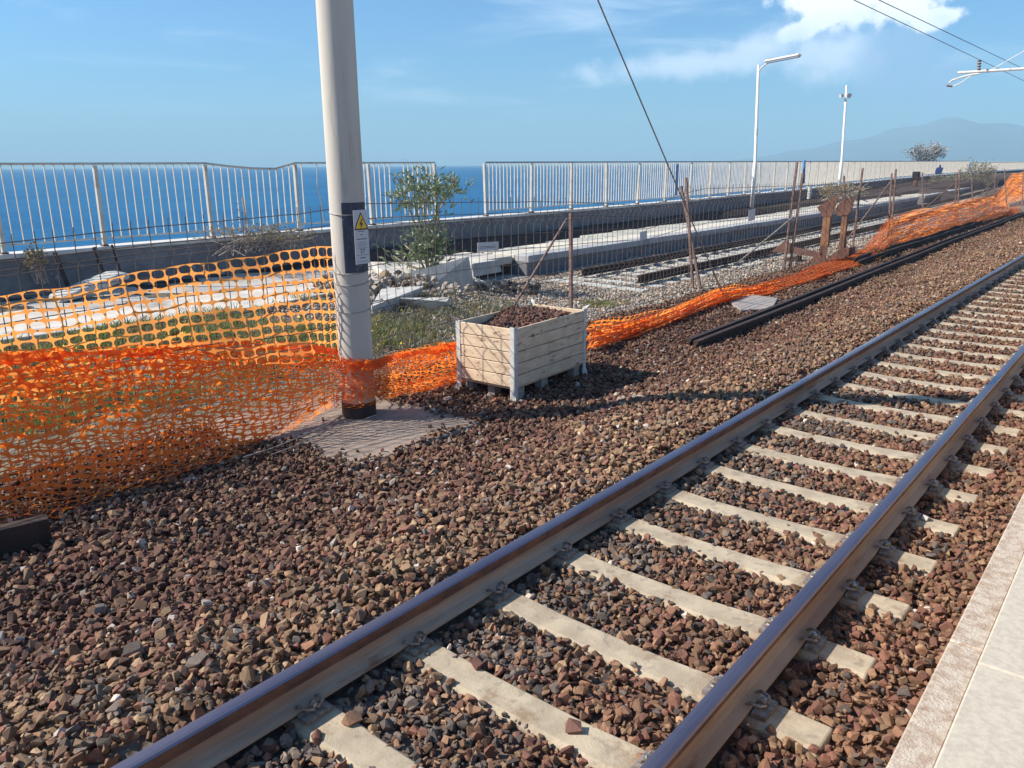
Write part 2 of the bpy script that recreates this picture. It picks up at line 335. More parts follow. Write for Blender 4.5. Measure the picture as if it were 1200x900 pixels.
def stones(name, label, P, S, tone, cat='gravel', parent=None, flat=.6):
    n = len(P); me = bpy.data.meshes.new(name); me.vertices.add(n); me.vertices.foreach_set('co', np.asarray(P, np.float32).ravel())
    def at(nm, ty, key, arr): a = me.attributes.new(nm, ty, 'POINT'); a.data.foreach_set(key, arr.ravel())
    at('idx', 'INT', 'value', rng.integers(0, 7, n).astype(np.int32))
    rot = np.stack([rng.normal(0, flat, n), rng.normal(0, flat, n), rng.uniform(0, 6.283, n)], -1).astype(np.float32)
    at('rot', 'FLOAT_VECTOR', 'vector', rot)
    at('scl', 'FLOAT_VECTOR', 'vector', np.repeat(np.asarray(S, np.float32)[:, None], 3, 1))
    tc_ = np.ones((n, 4), np.float32); tc_[:, :3] = tone; at('tone', 'FLOAT_COLOR', 'color', tc_)
    o = link(name, me, parent); md_ = o.modifiers.new('scatter', 'NODES'); md_.node_group = ng
    return tag(o, label, cat, kind='stuff')
def jgrid(x0, x1, y0, y1, d, jit=.5):
    a, b_ = np.meshgrid(np.arange(x0, x1, d), np.arange(y0, y1, d)); p = np.stack([a.ravel(), b_.ravel()], -1)
    return p + rng.uniform(-jit, jit, p.shape)*d
def fbm(x, y, s, seed=0):
    r = np.zeros_like(x); 
    for i in range(4):
        f = s*2**i; a = seed*1.7+i*2.3
        r += (np.sin(x*f+a+1.7*np.sin(y*f*.8+a*2))*np.sin(y*f*1.1+a*3+1.3*np.sin(x*f*.7-a)))/1.6**i
    return r/2
PAL = dict(red=(.185,.078,.050), dred=(.105,.048,.034), tan=(.275,.175,.095), buff=(.37,.26,.15), grey=(.165,.135,.110), dgrey=(.095,.080,.070), orange=(.225,.110,.060), brown=(.215,.120,.066), white=(.52,.46,.39), lgrey=(.34,.31,.27))
def pick(n, names, wts):
    w_ = np.array(wts, float); w_ /= w_.sum(); i = rng.choice(len(names), n, p=w_); return np.array([PAL[a] for a in names])[i]
def tone_for(x, y):
    n = len(x); f = fbm(x, y, 1.1); xx = x + .35*f
    red = pick(n, ['red','dred','brown','lgrey','white','orange','tan'], [4.2,3.2,2.4,.45,.14,.6,.8])
    tan = pick(n, ['tan','brown','buff','grey','orange','red','white'], [3.4,3.4,1.1,1.5,.9,1.8,.07])
    gry = pick(n, ['grey','brown','dgrey','red','tan','white'], [4,3,2.2,1.3,1,.08])
    org = pick(n, ['orange','brown','red','tan','white','dgrey'], [2.2,4,3,1.0,.08,1.0])
    t = red.copy(); r = rng.uniform(0, 1, n)
    far = smooth(8, 20, y)
    mt = (r < .85*smooth(-4.05, -3.4, xx) + .12) | ((r < far*.75) & (x < -3.2)) ; t[mt] = tan[mt]
    mi = (x > -2.9); mg = mi & (r > smooth(-2.5, -1.6, xx + .3*far*0)); mo = mi & ~mg
    t[mg] = gry[mg]; t[mo] = org[mo]
    dirt = .78 + .30*(fbm(x, y, 2.3, 9) > -.1) * 1.0
    t = .86*t + .14*t.mean(1, keepdims=True)*np.array([1.45, .88, .66])
    t *= (.78+.18*smooth(-4.6, -3.6, x))[:, None]
    t *= rng.uniform(.62, 1.35, (n, 1)) * (.82+.22*np.clip(fbm(x, y, 2.6, 9)+.5, 0, 1))[:, None]
    return t
_sm = MT['sleeper'].node_tree; _k = NT(_sm); _b = _sm.nodes['Principled BSDF']; _src = _b.inputs['Base Color'].links[0].from_socket
_g = _k.n('ShaderNodeNewGeometry').outputs['Position']; _sp = _k.n('ShaderNodeSeparateXYZ'); _sm.links.new(_g, _sp.inputs[0])
_n = _k.noise(_g, 11, 5, .65)
def _near(x0): return _k.m('SUBTRACT', 1.0, _k.m('DIVIDE', _k.m('ABSOLUTE', _k.m('SUBTRACT', _sp.outputs[0], x0)), .30))
_f = _k.ramp(_k.m('ADD', _k.m('MAXIMUM', _near(RL), _near(RR)), _k.m('MULTIPLY', _k.m('SUBTRACT', _n, .5), 1.6)), .1, .9, 0, .8)
_sp2 = _k.ramp(_k.noise(_g, 17, 2, .4), .62, .68, 0, .45)
_k.put(_b.inputs['Base Color'], _k.mix(_sp2, _k.mix(_f, _src, (.21,.115,.065,1)), (.20,.17,.13,1)))
SLY = [2.37 + .632*i for i in range(-5, 46)]
SW = .100
slab_poly = (-7.1, -4.97, 3.6, 5.56)
def keep(p):
    x, y = p[:, 0], p[:, 1]; ok = np.ones(len(p), bool)
    ph = (y - 2.37 + .316) % .632 - .316
    on_sl = (np.abs(ph) < SW-.012+rng.normal(0, .012, len(p))) & (x > CX-1.17) & (x < CX+1.15)
    on_sl &= ~((x < -2.95) & (rng.uniform(0, 1, len(p)) < .93))
    ok &= ~(on_sl & (rng.uniform(0, 1, len(p)) < .982))
    ok &= (np.abs(x-RL) > .085) & (np.abs(x-RR) > .085)
    mg_ = .05 + .05*np.sin(x*9+y*7) + rng.exponential(.035, len(p))
    ind = np.minimum.reduce([slab_poly[1]-x, y-np.where(x > -5.95, 3.93, 3.6), slab_poly[3]-y, np.where(x > -5.95, 9, (y-4.05)-1.43*(x+5.95))])
    ok &= ~((x > slab_poly[0]) & (ind > mg_) & (rng.uniform(0, 1, len(p)) < .997))
    ok &= x < -.40
    return p[ok]
def layer(x0, x1, y0, y1, d, r0, r1, dz=0.0, base_z=None):
    p = keep(jgrid(x0, x1, y0, y1, d)); z = hz(p[:, 0], p[:, 1]) + dz + rng.uniform(-.020, .018, len(p))
    s = rng.uniform(r0, r1, len(p))*np.where(rng.uniform(0, 1, len(p)) < .06, 1.45, 1)*np.where(rng.uniform(0, 1, len(p)) < .25, .68, 1)
    ins = (p[:, 0] > slab_poly[0]) & (p[:, 0] < slab_poly[1]) & (p[:, 1] > slab_poly[2]) & (p[:, 1] < slab_poly[3]); z = np.where(ins, -.287+rng.uniform(-.006, .01, len(p)), z); s = np.where(ins, s*.8, s)
    # bank a few stones against the rail foot and keep them low between the rails' feet
    return np.column_stack([p, z]), s
A = [layer(-7.0, -3.0, -.3, 8, .048, .026, .042, -.004), layer(-7.0, -3.0, -.3, 8, .066, .026, .044, .014), layer(-7.0, -3.0, 8, 10.5, .043, .024, .036, 0), layer(-7.0, -3.0, 8, 10.5, .062, .024, .038, .014)]
A += [layer(-3.0, -.38, -.3, 10.5, .041, .022, .036, -.004), layer(-3.0, -.38, -.3, 10.5, .062, .023, .040, .012)]
A += [layer(-6.6, -.38, .2, 7.5, .05, .009, .016, .004)]
A += [layer(-7.0, -.38, 10.5, 22, .047, .023, .036, 0), layer(-7.0, -.38, 10.5, 22, .08, .024, .038, .015)]
A += [layer(-7.0, -2.6, 22, 47, .075, .028, .045, 0)]
P_ = np.concatenate([a[0] for a in A]); S_ = np.concatenate([a[1] for a in A])
stones('ballast_stones', 'rust brown and tan crushed ballast stones packed round the running track', P_, S_, tone_for(P_[:, 0], P_[:, 1]))
# paler crushed gravel beyond the mesh fence
def gravel(x0, x1, y0, y1, d, r0, r1):
    p = jgrid(x0, x1, y0, y1, d); f = fbm(p[:, 0], p[:, 1], .8, 3)
    ok = (p[:, 1] + 1.2*f > 7.4) & ((p[:, 0] > -11.25) | (p[:, 1] < 12)); p = p[ok]
    return np.column_stack([p, hz(p[:, 0], p[:, 1]) + rng.uniform(-.01, .015, len(p))]), rng.uniform(r0, r1, len(p))
A = [gravel(-11.3, -7.0, 6, 18, .06, .024, .038), gravel(-11.2, -7.0, 18, 34, .09, .03, .05)]
P_ = np.concatenate([a[0] for a in A]); S_ = np.concatenate([a[1] for a in A]); n = len(P_)
stones('siding_gravel', 'pale grey gravel around the disused siding behind the mesh', P_, S_, pick(n, ['lgrey','grey','buff','white','brown'], [5,3,1.2,.9,.8])*rng.uniform(.8, 1.3, (n, 1)))
# ------------------------------------------------------------------ running track
track = thing('railway_track', 'running railway track on concrete sleepers with polished rail heads', 'railway track', (CX, 0, -.38))
def rail_mesh(x, y0, y1, step=1.5, z=0.0, wave=0.0):
    prof = [(-.075,-.172),(.075,-.172),(.075,-.160),(.028,-.145),(.0085,-.130),(.0085,-.088),(.0085,-.055),(.0345,-.040),(.0365,-.012),(.030,-.003),(.012,.0),(-.012,.0),(-.030,-.003),(-.0365,-.012),(-.0345,-.040),(-.0085,-.055),(-.0085,-.088),(-.0085,-.130),(-.028,-.145),(-.075,-.160)]
    m = MB(); n = len(prof); yy = np.arange(y0, y1+.01, step); vs = []; fs = []; mi = []
    for y in yy: vs += [(x+a, y, z+b_) for a, b_ in prof]
    q = MB(); q.v = [tuple(v) for v in vs]
    for i in range(len(yy)-1):
        for j in range(n):
            q.f.append((i*n+j, i*n+(j+1)%n, (i+1)*n+(j+1)%n, (i+1)*n+j)); zm = (prof[j][1]+prof[(j+1)%n][1])/2; q.mi.append(1 if zm > -.008 else (2 if -.08 < zm else 0))
    q.f += [tuple(reversed(range(n))), tuple((len(yy)-1)*n+j for j in range(n))]; q.mi += [0, 0]
    return q
for x in (RL, RR): rail_mesh(x, -2, 60).build('rail', ['railside', 'railtop', 'railrust'], track)
def sleeper_mesh():
    q = MB(); xs_ = [-1.15,-1.14,-.55,-.30,.30,.55,1.14,1.15]; top = [-.20,-.190,-.186,-.195,-.195,-.186,-.190,-.20]; hw = [.098,.104,.106,.100,.100,.106,.104,.098]; vs = []
    for x, t, h in zip(xs_, top, hw): vs += [(x,-h-.03,-.42),(x,-h,t-.02),(x,-h+.02,t),(x,h-.02,t),(x,h,t-.02),(x,h+.03,-.42)]
    fs = [(i*6+j, i*6+(j+1)%6, (i+1)*6+(j+1)%6, (i+1)*6+j) for i in range(7) for j in range(6)] + [tuple(range(6)), tuple(42+j for j in reversed(range(6)))]
    q.add(vs, fs); return q
def clip_mesh(sx):
    q = MB()
    q.box((.085,-.07,-.190), (.150,.07,-.165))                                   # guide plate
    pts = [(.055,.05,-.148),(.075,.055,-.135),(.115,.045,-.138),(.125,.012,-.150),(.10,0,-.140),(.125,-.012,-.150),(.115,-.045,-.138),(.075,-.055,-.135),(.055,-.05,-.148)]
    q.tube(pts, .0075, 6)                                                        # bent spring clip
    if sx < 0: q.v = [(-a, b_, c_) for a, b_, c_ in q.v]
    return q
def bolt_mesh(sx):
    q = MB(); x = .105*sx
    q.tube([(x,0,-.165),(x,0,-.128)], .011, 6); q.tube([(x,0,-.146),(x,0,-.126)], .020, 6); q.tube([(x,0,-.126),(x,0,-.116)], .010, 6)
    return q
sl0 = sleeper_mesh().build('sleeper', 'sleeper', track, bevel=.004); slme = sl0.data; sl0.location = (0, 0, .38)
cl = {s: clip_mesh(s).build('clip_source', 'fastener').data for s in (-1, 1)}; bo = {s: bolt_mesh(s).build('bolt_source', 'bolt').data for s in (-1, 1)}
for o in [o for o in COL.objects if 'source' in o.name]: bpy.data.objects.remove(o)
for me_ in list(cl.values()): me_.name = 'rail_clip'
for me_ in list(bo.values()): me_.name = 'bolt'
for i, y in enumerate(SLY):
    if i == 0: s = sl0; s.location = (0, y, .38)
    else: s = link('sleeper', slme, track, 0, (CX, y, 0)); b_ = s.modifiers.new('bevel', 'BEVEL'); b_.width = .004; b_.segments = 1
    s.rotation_euler.z = random.uniform(-.006, .006)
    if y < 22:
        for rx in (RL, RR):
            for sx in (-1, 1):
                o = link('rail_clip', cl[sx], s); o.location = (rx-CX, 0, 0)
                if y < 14: o2 = link('bolt', bo[sx], s); o2.location = (rx-CX, 0, 0)
# ------------------------------------------------------------------ near platform
PZ = .55; ex0 = onz(1040, 895, PZ).x; ex1 = onz(1098, 895, PZ).x
plat = thing('station_platform', None, None, (ex0, 0, -.3)); plat['kind'] = 'structure'
q = MB(); q.box((ex0+.02, -6, -.5), (6, 60, PZ-.06)); q.build('platform_wall', 'coping', plat)
y = -5.2; n = 0
while y < 50:
    q = MB(); q.box((ex0, y+.002, PZ-.09), (ex1, y+1.996, PZ+.002)); q.build('coping_stone', 'coping', plat, bevel=.006); y += 2.0
yj = onz(1175, 791, PZ).y
yy = yj - 6.0
while yy < 50:
    for ix, (a, b_) in enumerate(((ex1-.002, ex1+1.0), (ex1+1.004, ex1+2.0))):
        q = MB(); q.box((a, yy+.003, PZ-.07), (b_, yy+1.0-.003, PZ+.014)); q.build('paving_slab', 'tile', plat, bevel=.006)
    yy += 1.0
q = MB(); q.box((ex1+2.004, -6, PZ-.06), (6, 60, PZ+.010)); q.build('platform_surface', 'tile', plat)
# ------------------------------------------------------------------ catenary pole
px_, py_ = -6.09, 4.94
pole = thing('catenary_pole', 'round pale concrete catenary pole standing in the orange netting', 'pole', (px_, py_, -.35))
def ring_tube(q, x, y, z0, z1, r0, r1, n=40, a0=0, a1=360):
    full = abs(a1-a0) >= 359.9; k_ = n if full else n+1
    an = [R(a0 + (a1-a0)*i/n) for i in range(k_)]
    vs = [(x+r0*math.cos(a), y+r0*math.sin(a), z0) for a in an] + [(x+r1*math.cos(a), y+r1*math.sin(a), z1) for a in an]
    fs = [(i, (i+1) % k_, (i+1) % k_ + k_, i+k_) for i in range(k_ if full else k_-1)]
    q.add(vs, fs); return q
q = MB(); ring_tube(q, px_, py_, -.40, 8.4, .167, .160); q.add([(px_+.16*math.cos(R(9*i)), py_+.16*math.sin(R(9*i)), 8.4) for i in range(40)], [tuple(range(40))])
q.build('pole_shaft', 'pole', pole, smooth=True)
q = MB(); ring_tube(q, px_, py_, -.34, -.14, .171, .171); q.build('dark_foot_coat', 'oldrail', pole, smooth=True)
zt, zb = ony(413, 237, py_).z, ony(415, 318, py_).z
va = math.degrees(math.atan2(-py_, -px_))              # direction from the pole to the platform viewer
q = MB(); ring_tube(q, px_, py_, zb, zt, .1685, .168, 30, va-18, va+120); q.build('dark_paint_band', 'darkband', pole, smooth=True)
for yy in (250, 318, 331, 362):
    z = ony(412, yy, py_).z; q = MB(); q.tube([(px_+.172*math.cos(R(a)), py_+.172*math.sin(R(a)), z+.01*math.sin(R(a*2))) for a in range(0, 361, 15)], .004, 5); q.build('binding_wire', 'guy', pole)
z1, z0 = ony(420, 247, py_-.1).z, ony(420, 311, py_-.1).z
sx = px_+.180; yc = py_+.005; sw = .085
sgn = MB().box((sx, yc-sw, z0), (sx+.003, yc+sw, z1)).build('sign_plate', 'sign', pole)
zh = z1-.018; th = .165
tri = [(sx+.0035, yc-.088, zh-th), (sx+.0035, yc+.088, zh-th), (sx+.0035, yc, zh)]
MB().prism(tri, (.001,0,0)).build('triangle_border', 'paintblack', sgn).location = (0,0,0)
tc0 = Vector((sx+.005, yc, zh-th*.62)); MB().prism([(sx+.005, yc+(p[1]-yc)*.80, tc0.z+(p[2]-tc0.z)*.80) for p in tri], (.0006,0,0)).build('yellow_triangle', 'yellow', sgn).location = (0,0,0)
for o in sgn.children: o.location = (0, 0, 0)
bl = [(.010,.045),(-.022,-.008),(-.002,-.008),(-.012,-.055),(.022,.006),(.002,.006),(.022,.045)]
MB().prism([(sx+.0062, yc+a, zh-th*.66+b_) for a, b_ in bl], (.0005,0,0)).build('lightning_bolt', 'paintblack', sgn).location = (0, 0, 0)
def ty(a, b_, z, h, m='paintblack'): MB().box((sx+.0035, yc+a, z-h/2), (sx+.004, yc+b_, z+h/2)).build('printed_line', m, sgn).location = (0, 0, 0)
LH = z1-z0
for fr, a, b_, h in ((.39,-.035,.035,.006),(.455,-.015,.015,.006),(.535,-.06,.06,.007),(.60,-.05,.05,.003),(.635,-.06,.06,.003),(.665,-.045,.045,.003),(.70,-.06,.06,.003),(.83,-.08,.08,.003),(.885,-.03,.03,.008),(.95,-.06,.06,.003)):
    ty(a, b_, z1-LH*fr, h)
fc = bpy.data.curves.new('sign_number', 'FONT'); fc.body = '37'; fc.size = .062; fc.extrude = .0005; fc.align_x = 'CENTER'; fc.materials.append(MT['paintblack'])
fo_ = bpy.data.objects.new('tmp_number', fc); COL.objects.link(fo_); fo = bpy.data.objects.new('sign_number', bpy.data.meshes.new_from_object(fo_)); bpy.data.objects.remove(fo_); COL.objects.link(fo); fo.parent = sgn
fo.rotation_euler = (R(90), 0, R(90)); fo.location = (sx+.0042, yc, z1-LH*.80)
# footing slab
q = MB()
pts = [(-7.2,3.35),(-6.25,3.62),(-5.95,4.02),(-4.97,3.90),(-4.96,5.52),(-6.02,5.60),(-6.9,5.5)]
zs_ = -.297
q.prism([(a, b_, zs_-.12) for a, b_ in pts], (0, 0, .12))
tag(q.build('concrete_footing_slab', 'slab', bevel=.01), 'dusty concrete slab let into the ballast round the pole foot', 'concrete slab')
# loose cable hoop lying at the slab edge
q = MB(); pts = [onz(x, y, -.265) for x, y in ((285,536),(320,525),(352,512),(385,497),(400,487))]; q.tube(pts, .006, 6)
q.tube([onz(x, y, -.262) for x, y in ((318,533),(350,521),(392,500),(425,492),(441,486))], .005, 6)
tag(q.build('loose_cable', 'guy'), 'thin grey cable lying on the stones at the slab edge', 'cable')
# ------------------------------------------------------------------ planter box
F = onz(603, 470, -.31); Rb = onz(688, 437, -.31); Lb = onz(541, 449, -.31)
ux = (Rb-F); ux.z = 0; Lx = 1.42; ux.normalize(); uy = (Lb-F); uy.z = 0; uy = (uy - ux*uy.dot(ux)).normalized(); Ly = .80
PM = Matrix((( ux.x, uy.x, 0, F.x), (ux.y, uy.y, 0, F.y), (0, 0, 1, F.z), (0, 0, 0, 1)))
planter = thing('wooden_planter', 'weathered plank planter box full of dark stones, pale corner posts', 'planter', F)
def pbox(name, a, b_, m, bevel=.004, parent=planter): return MB().box(a, b_, PM).build(name, m, parent, bevel=bevel)
zb0, zt0 = .14, .785; hgt = (zt0-zb0)/5
for kx in range(5):
    a, b_ = zb0+kx*hgt+.004, zb0+(kx+1)*hgt-.004; j = random.uniform(-.004, .004)
    pbox('plank', (.035, .0+j, a), (Lx-.035, .024+j, b_), 'wood')
    pbox('plank', (.035, Ly-.024-j, a), (Lx-.035, Ly-j, b_), 'wood')
    pbox('plank', (.0+j, .035, a), (.024+j, Ly-.035, b_), 'wood')
    pbox('plank', (Lx-.024-j, .035, a), (Lx-j, Ly-.035, b_), 'wood')
for (cx_, cy_) in ((0,0),(Lx,0),(0,Ly),(Lx,Ly)):
    sxx = -1 if cx_ == 0 else 1; syy = -1 if cy_ == 0 else 1
    q = MB(); t = .007
    # folded angle post: two flanges with flared foot and top
    def fl(p, z0_, z1_, ox, oy):
        q.box((min(p[0], p[2]), min(p[1], p[3]), z0_), (max(p[0], p[2]), max(p[1], p[3]), z1_), PM)
    fl((cx_+sxx*t, cy_+syy*t, cx_-sxx*.055, cy_), 0.0, .80, 0, 0); fl((cx_+sxx*t, cy_, cx_, cy_-syy*.055), 0.0, .80, 0, 0)
    if cx_ != 0 or cy_ != 0:
        q.prism([PM @ Vector(p) for p in ((cx_, cy_-syy*.05, .80), (cx_+sxx*t, cy_+syy*t, .80), (cx_+sxx*.05, cy_+syy*.03, .835))], (0, 0, .012))
    q.prism([PM @ Vector(p) for p in ((cx_+sxx*t, cy_+syy*t, .02), (cx_-sxx*.03, cy_+syy*t, .02), (cx_+sxx*.014, cy_+syy*.03, -.03))], (0, 0, .06))
    q.build('corner_post', 'postwood', planter, bevel=.002)
pbox('bottom_board', (.03, .03, .11), (Lx-.03, Ly-.03, .139), 'wood')
for bx_ in (.55, .10, 1.22):
    for by_ in (.03, Ly/2-.05, Ly-.13): pbox('pallet_block', (bx_, by_, -.02), (bx_+.12, by_+.10, .109), 'block')
p = jgrid(.03, Lx-.03, .03, Ly-.03, .033); d = 1.2-np.abs(p[:, 0]-.95)/.75 - .25*np.abs(p[:, 1]-.45)
zz = .61 + .18*np.clip(d, 0, 1) + .03*fbm(p[:, 0]*6, p[:, 1]*6, 1.0)
W_ = np.array([PM @ Vector((a, b_, c_)) for (a, b_), c_ in zip(p, zz)]); n = len(W_)
st = stones('dark_stones', None, W_ - np.array(planter.location), rng.uniform(.018, .042, n), pick(n, ['dred','red','dgrey'], [5,3,1])*rng.uniform(.5, 1.2, (n, 1)), cat=None, parent=planter); st.location = (0, 0, 0)
MB().box((.026, .026, .14), (Lx-.026, Ly-.026, .655), PM).build('soil_fill', 'oldrail', planter)
# ------------------------------------------------------------------ welded mesh fence on X = -7
FX = -7.0
TOP = [(0,1.52),(2.3,1.60),(5.5,1.76),(7.6,1.70),(8.9,1.66),(10.2,1.60),(12.2,1.46),(14.3,1.70),(22,1.60),(30,1.6),(46,1.5)]
def fxoff(y): return .60*math.exp(-((y-4.75)/.95)**2) + .05*math.sin(y*.8) + .03*math.sin(y*2.1+1)
mesh_f = thing('welded_mesh_fence', 'rusty welded wire mesh fence leaning between paired steel posts', 'mesh fence', (FX, 9, -.3))
splits = [-1.0, 1.7, 4.6, 7.2, 9.8, 14.5, 18.4, 22.5, 26.8, 32.6, 37, 41.5, 46]
def bend(z, y):                                        # V folds that stiffen the mesh
    o = 0
    for c_ in (1.40, .53): o += .055*max(0, 1-abs(z-c_)/.055)
    return o
for a, b_ in zip(splits[:-1], splits[1:]):
    q = MB(); y = a+.05; far = a > 14
    while y < b_-.03:
        tp = lerp(TOP, y); zz = [-.3, .47, .53, .59, 1.34, 1.40, 1.46, tp-.02, tp+.045]
        jit = random.gauss(0, .006)
        pts = [(FX+fxoff(y)+bend(z, y)+ (random.gauss(0,.008) if z > tp else 0), y+jit+.02*max(0, z-1.3)*math.sin(y*5), z) for z in zz]
        q.tube(pts, .0048 if not far else .005, 3, caps=False); y += .15
    for hzv in (-.22, -.02, .18, .38, .475, .53, .585, .78, .98, 1.18, 1.345, 1.40, 1.455, None):
        pts = []
        for t in np.linspace(a, b_, 9):
            z = lerp(TOP, t) - .02 if hzv is None else hzv + (lerp(TOP, t)-1.62)*max(0, hzv)/1.6
            pts.append((FX+fxoff(t)+bend(hzv or 9, t)+.004, t, z+random.gauss(0, .003)))
        q.tube(pts, .0052 if not far else .0055, 3, caps=False)
    q.build('mesh_panel', 'wire', mesh_f)
def post(bp, tp, r=.022, mat='poststeel', name='post', parent=mesh_f):
    return MB().box((-.5*r*2, -.5*r*2, 0), (r, r, (Vector(tp)-Vector(bp)).length), Matrix.Translation(bp) @ (Vector(tp)-Vector(bp)).to_track_quat('Z', 'Y').to_matrix().to_4x4()).build(name, mat, parent, bevel=.003)
def pp(b_, t_, X=None, r=.024):
    g = onz(b_[0], b_[1], -.33) if X is None else onx(b_[0], b_[1], X)
    return post(g, ony(t_[0], t_[1], g.y), r)
for b_, t_, X in (((669,372),(669,250),-7.02),((812,341),(804,208),None),((821,339),(798,218),None),((918,319),(934,190),None),((925,319),(941,203),None),((991,301),(989,206),None),((998,300),(1011,197),None),
                  ((1040,288),(1045,203),None),((1043,286),(1050,198),None),((1082,274),(1081,202),None),((1118,266),(1121,202),None),((1121,265),(1125,199),None),((1141,259),(1138,199),None),((1163,253),(1167,198),None),((1180,247),(1177,198),None),((1198,243),(1199,198),None)):
    pp(b_, t_, X)
MB().tube([onx(600,362,FX+.1), onx(664,257,FX+.03)], .017, 8).build('brace', 'poststeel', mesh_f)
ya = onz(925,300,-.3).y
MB().tube([onx(866,307,-7.15), ony(930,254,onz(921,318,-.3).y)], .02, 8).build('brace', 'guy', mesh_f)
MB().tube([onz(992,282,-.1), onx(1043,214,-6.95)], .022, 8).build('brace', 'poststeel', mesh_f)
MB().tube([onz(1082,246,-.1), onx(1119,214,-7.0)], .024, 8).build('brace', 'poststeel', mesh_f)
MB().tube([onz(1144,233,-.1), onx(1165,211,-7.2)], .024, 8).build('brace', 'poststeel', mesh_f)
g = onz(923, 318, -.33)
tag(MB().tube([ony(941.5,215,g.y-.05), ony(942.5,188,g.y-.05)], .032, 10).build('blue_post_sleeve', 'blue'), 'blue plastic tube slipped over the top of a rusty fence post', 'tube')
# a wire coil at the far posts and small white notices hung on the mesh
for (x, y, w_, h_, lab, ds) in ((572,289,.19,.11,'largest of three white notices hung low on the mesh, left of the propped post', 1),(754,276,.14,.11,'middle small white notice on the mesh above the platform edge',0),(881,252,.16,.14,'rightmost small pale notice on the mesh, left of the blue topped post',0)):
    c_ = onx(x, y, FX+.08); t = thing('notice_board', lab, 'notice', c_)
    k_ = math.hypot(c_.x, c_.y)/9.0
    M_ = Matrix.Translation(c_) @ Matrix.Rotation(R(-2 if ds else 3), 4, 'X')
    hw_, hh_ = w_*k_*(.95 if ds else .55), h_*k_*(.45 if ds else .42)
    MB().box((-.002, -hw_, -hh_), (.002, hw_, hh_), M_).build('notice_face', 'sign', t)
    if ds:
        for zz in (-.25, .05): MB().box((.0022, -hw_*.8, zz*hh_-.003), (.003, hw_*.7, zz*hh_+.003), M_).build('printed_line', 'darkband', t)
# ------------------------------------------------------------------ orange safety nets
def net_surface(S, nu, nv, hole=(.415, .34), u0=0, pw=3.1, seed=1, drop=None):
    """S(u,v)->point with u in 0..nu, v in 0..nv: one oval-holed cell per unit square"""
    q = MB(); rr = random.Random(seed); K = 12; vc = {}
    def gv(key, u, v):
        if key not in vc: vc[key] = len(q.v); q.v.append(tuple(S(u, v)))
        return vc[key]
    for i in range(nu):
        for j in range(nv):
            if drop and drop(i, j): continue
            # outer boundary points (12): corners and thirds
            out = []
            for a, b_ in ((0,0),(1/3,0),(2/3,0),(1,0),(1,1/3),(1,2/3),(1,1),(2/3,1),(1/3,1),(0,1),(0,2/3),(0,1/3)):
                out.append(gv((round((i+a)*3), round((j+b_)*3)), i+a, j+b_))
            inn = []
            for kk, (a, b_) in enumerate(((-1,-1),(-1/3,-1),(1/3,-1),(1,-1),(1,-1/3),(1,1/3),(1,1),(1/3,1),(-1/3,1),(-1,1),(-1,1/3),(-1,-1/3))):
                L_ = (abs(a)**pw+abs(b_)**pw)**(1/pw)
                uu = i+.5+a/L_*hole[0]; vv = j+.5+b_/L_*hole[1]
                inn.append(len(q.v)); q.v.append(tuple(S(uu, vv)))
            for kk in range(12): q.f.append((out[kk], out[(kk+1)%12], inn[(kk+1)%12], inn[kk])); q.mi.append(0)
    return q
def poly_param(pts):                                   # piecewise curve by arc length
    P = [Vector(p) for p in pts]; L_ = [0]
    for a, b_ in zip(P, P[1:]): L_.append(L_[-1]+(b_-a).length)
    T = L_[-1]
    def f(t):
        s = max(0, min(1, t))*T
        return Vector([float(np.interp(s, L_, [p[k_] for p in P])) for k_ in range(3)])
    return f, T
net = thing('orange_safety_net', 'orange plastic safety netting draped along the fence, round the pole and past the planter', 'safety net', (-6.6, 4, -.3))
# upper single layer hung on the mesh
def onf(y7, z7, d=.05):
    X = -7.0
    for _ in range(12): k_ = X/-7.0; X = .5*X + .5*(FX+fxoff(y7*k_)+d)
    k_ = X/-7.0; return (X, y7*k_, H+(z7-H)*k_)
topf, TL = poly_param([onf(y_, z_) for y_, z_ in ((-.6,1.10),(1.2,1.14),(2.21,1.175),(2.86,1.20),(3.62,1.265),(4.5,1.285),(5.05,1.30),(5.55,1.315))])
botf, _ = poly_param([onf(y_, z_) for y_, z_ in ((-.6,.22),(1.2,.27),(2.25,.30),(3.0,.28),(3.8,.24),(4.6,.16),(5.1,.08),(5.66,-.03))])
NU, NV = 52, 11
def S_up(u, v):
    t = u/NU; a = topf(t); b_ = botf(t); p = a.lerp(b_, v/NV)
    p.x += .018*math.sin(u*.9+v*.35)+.012*math.sin(u*.37-v*.8)
    p.z += .005*math.sin(u*.55+1) + .006*math.sin(u*1.7+v*.5); p.y += .010*math.sin(v*.9+u*.3)
    return p
q = net_surface(S_up, NU, NV, (.448, .405), seed=2)
o = q.build('hung_net_panel', 'netpale', net); 
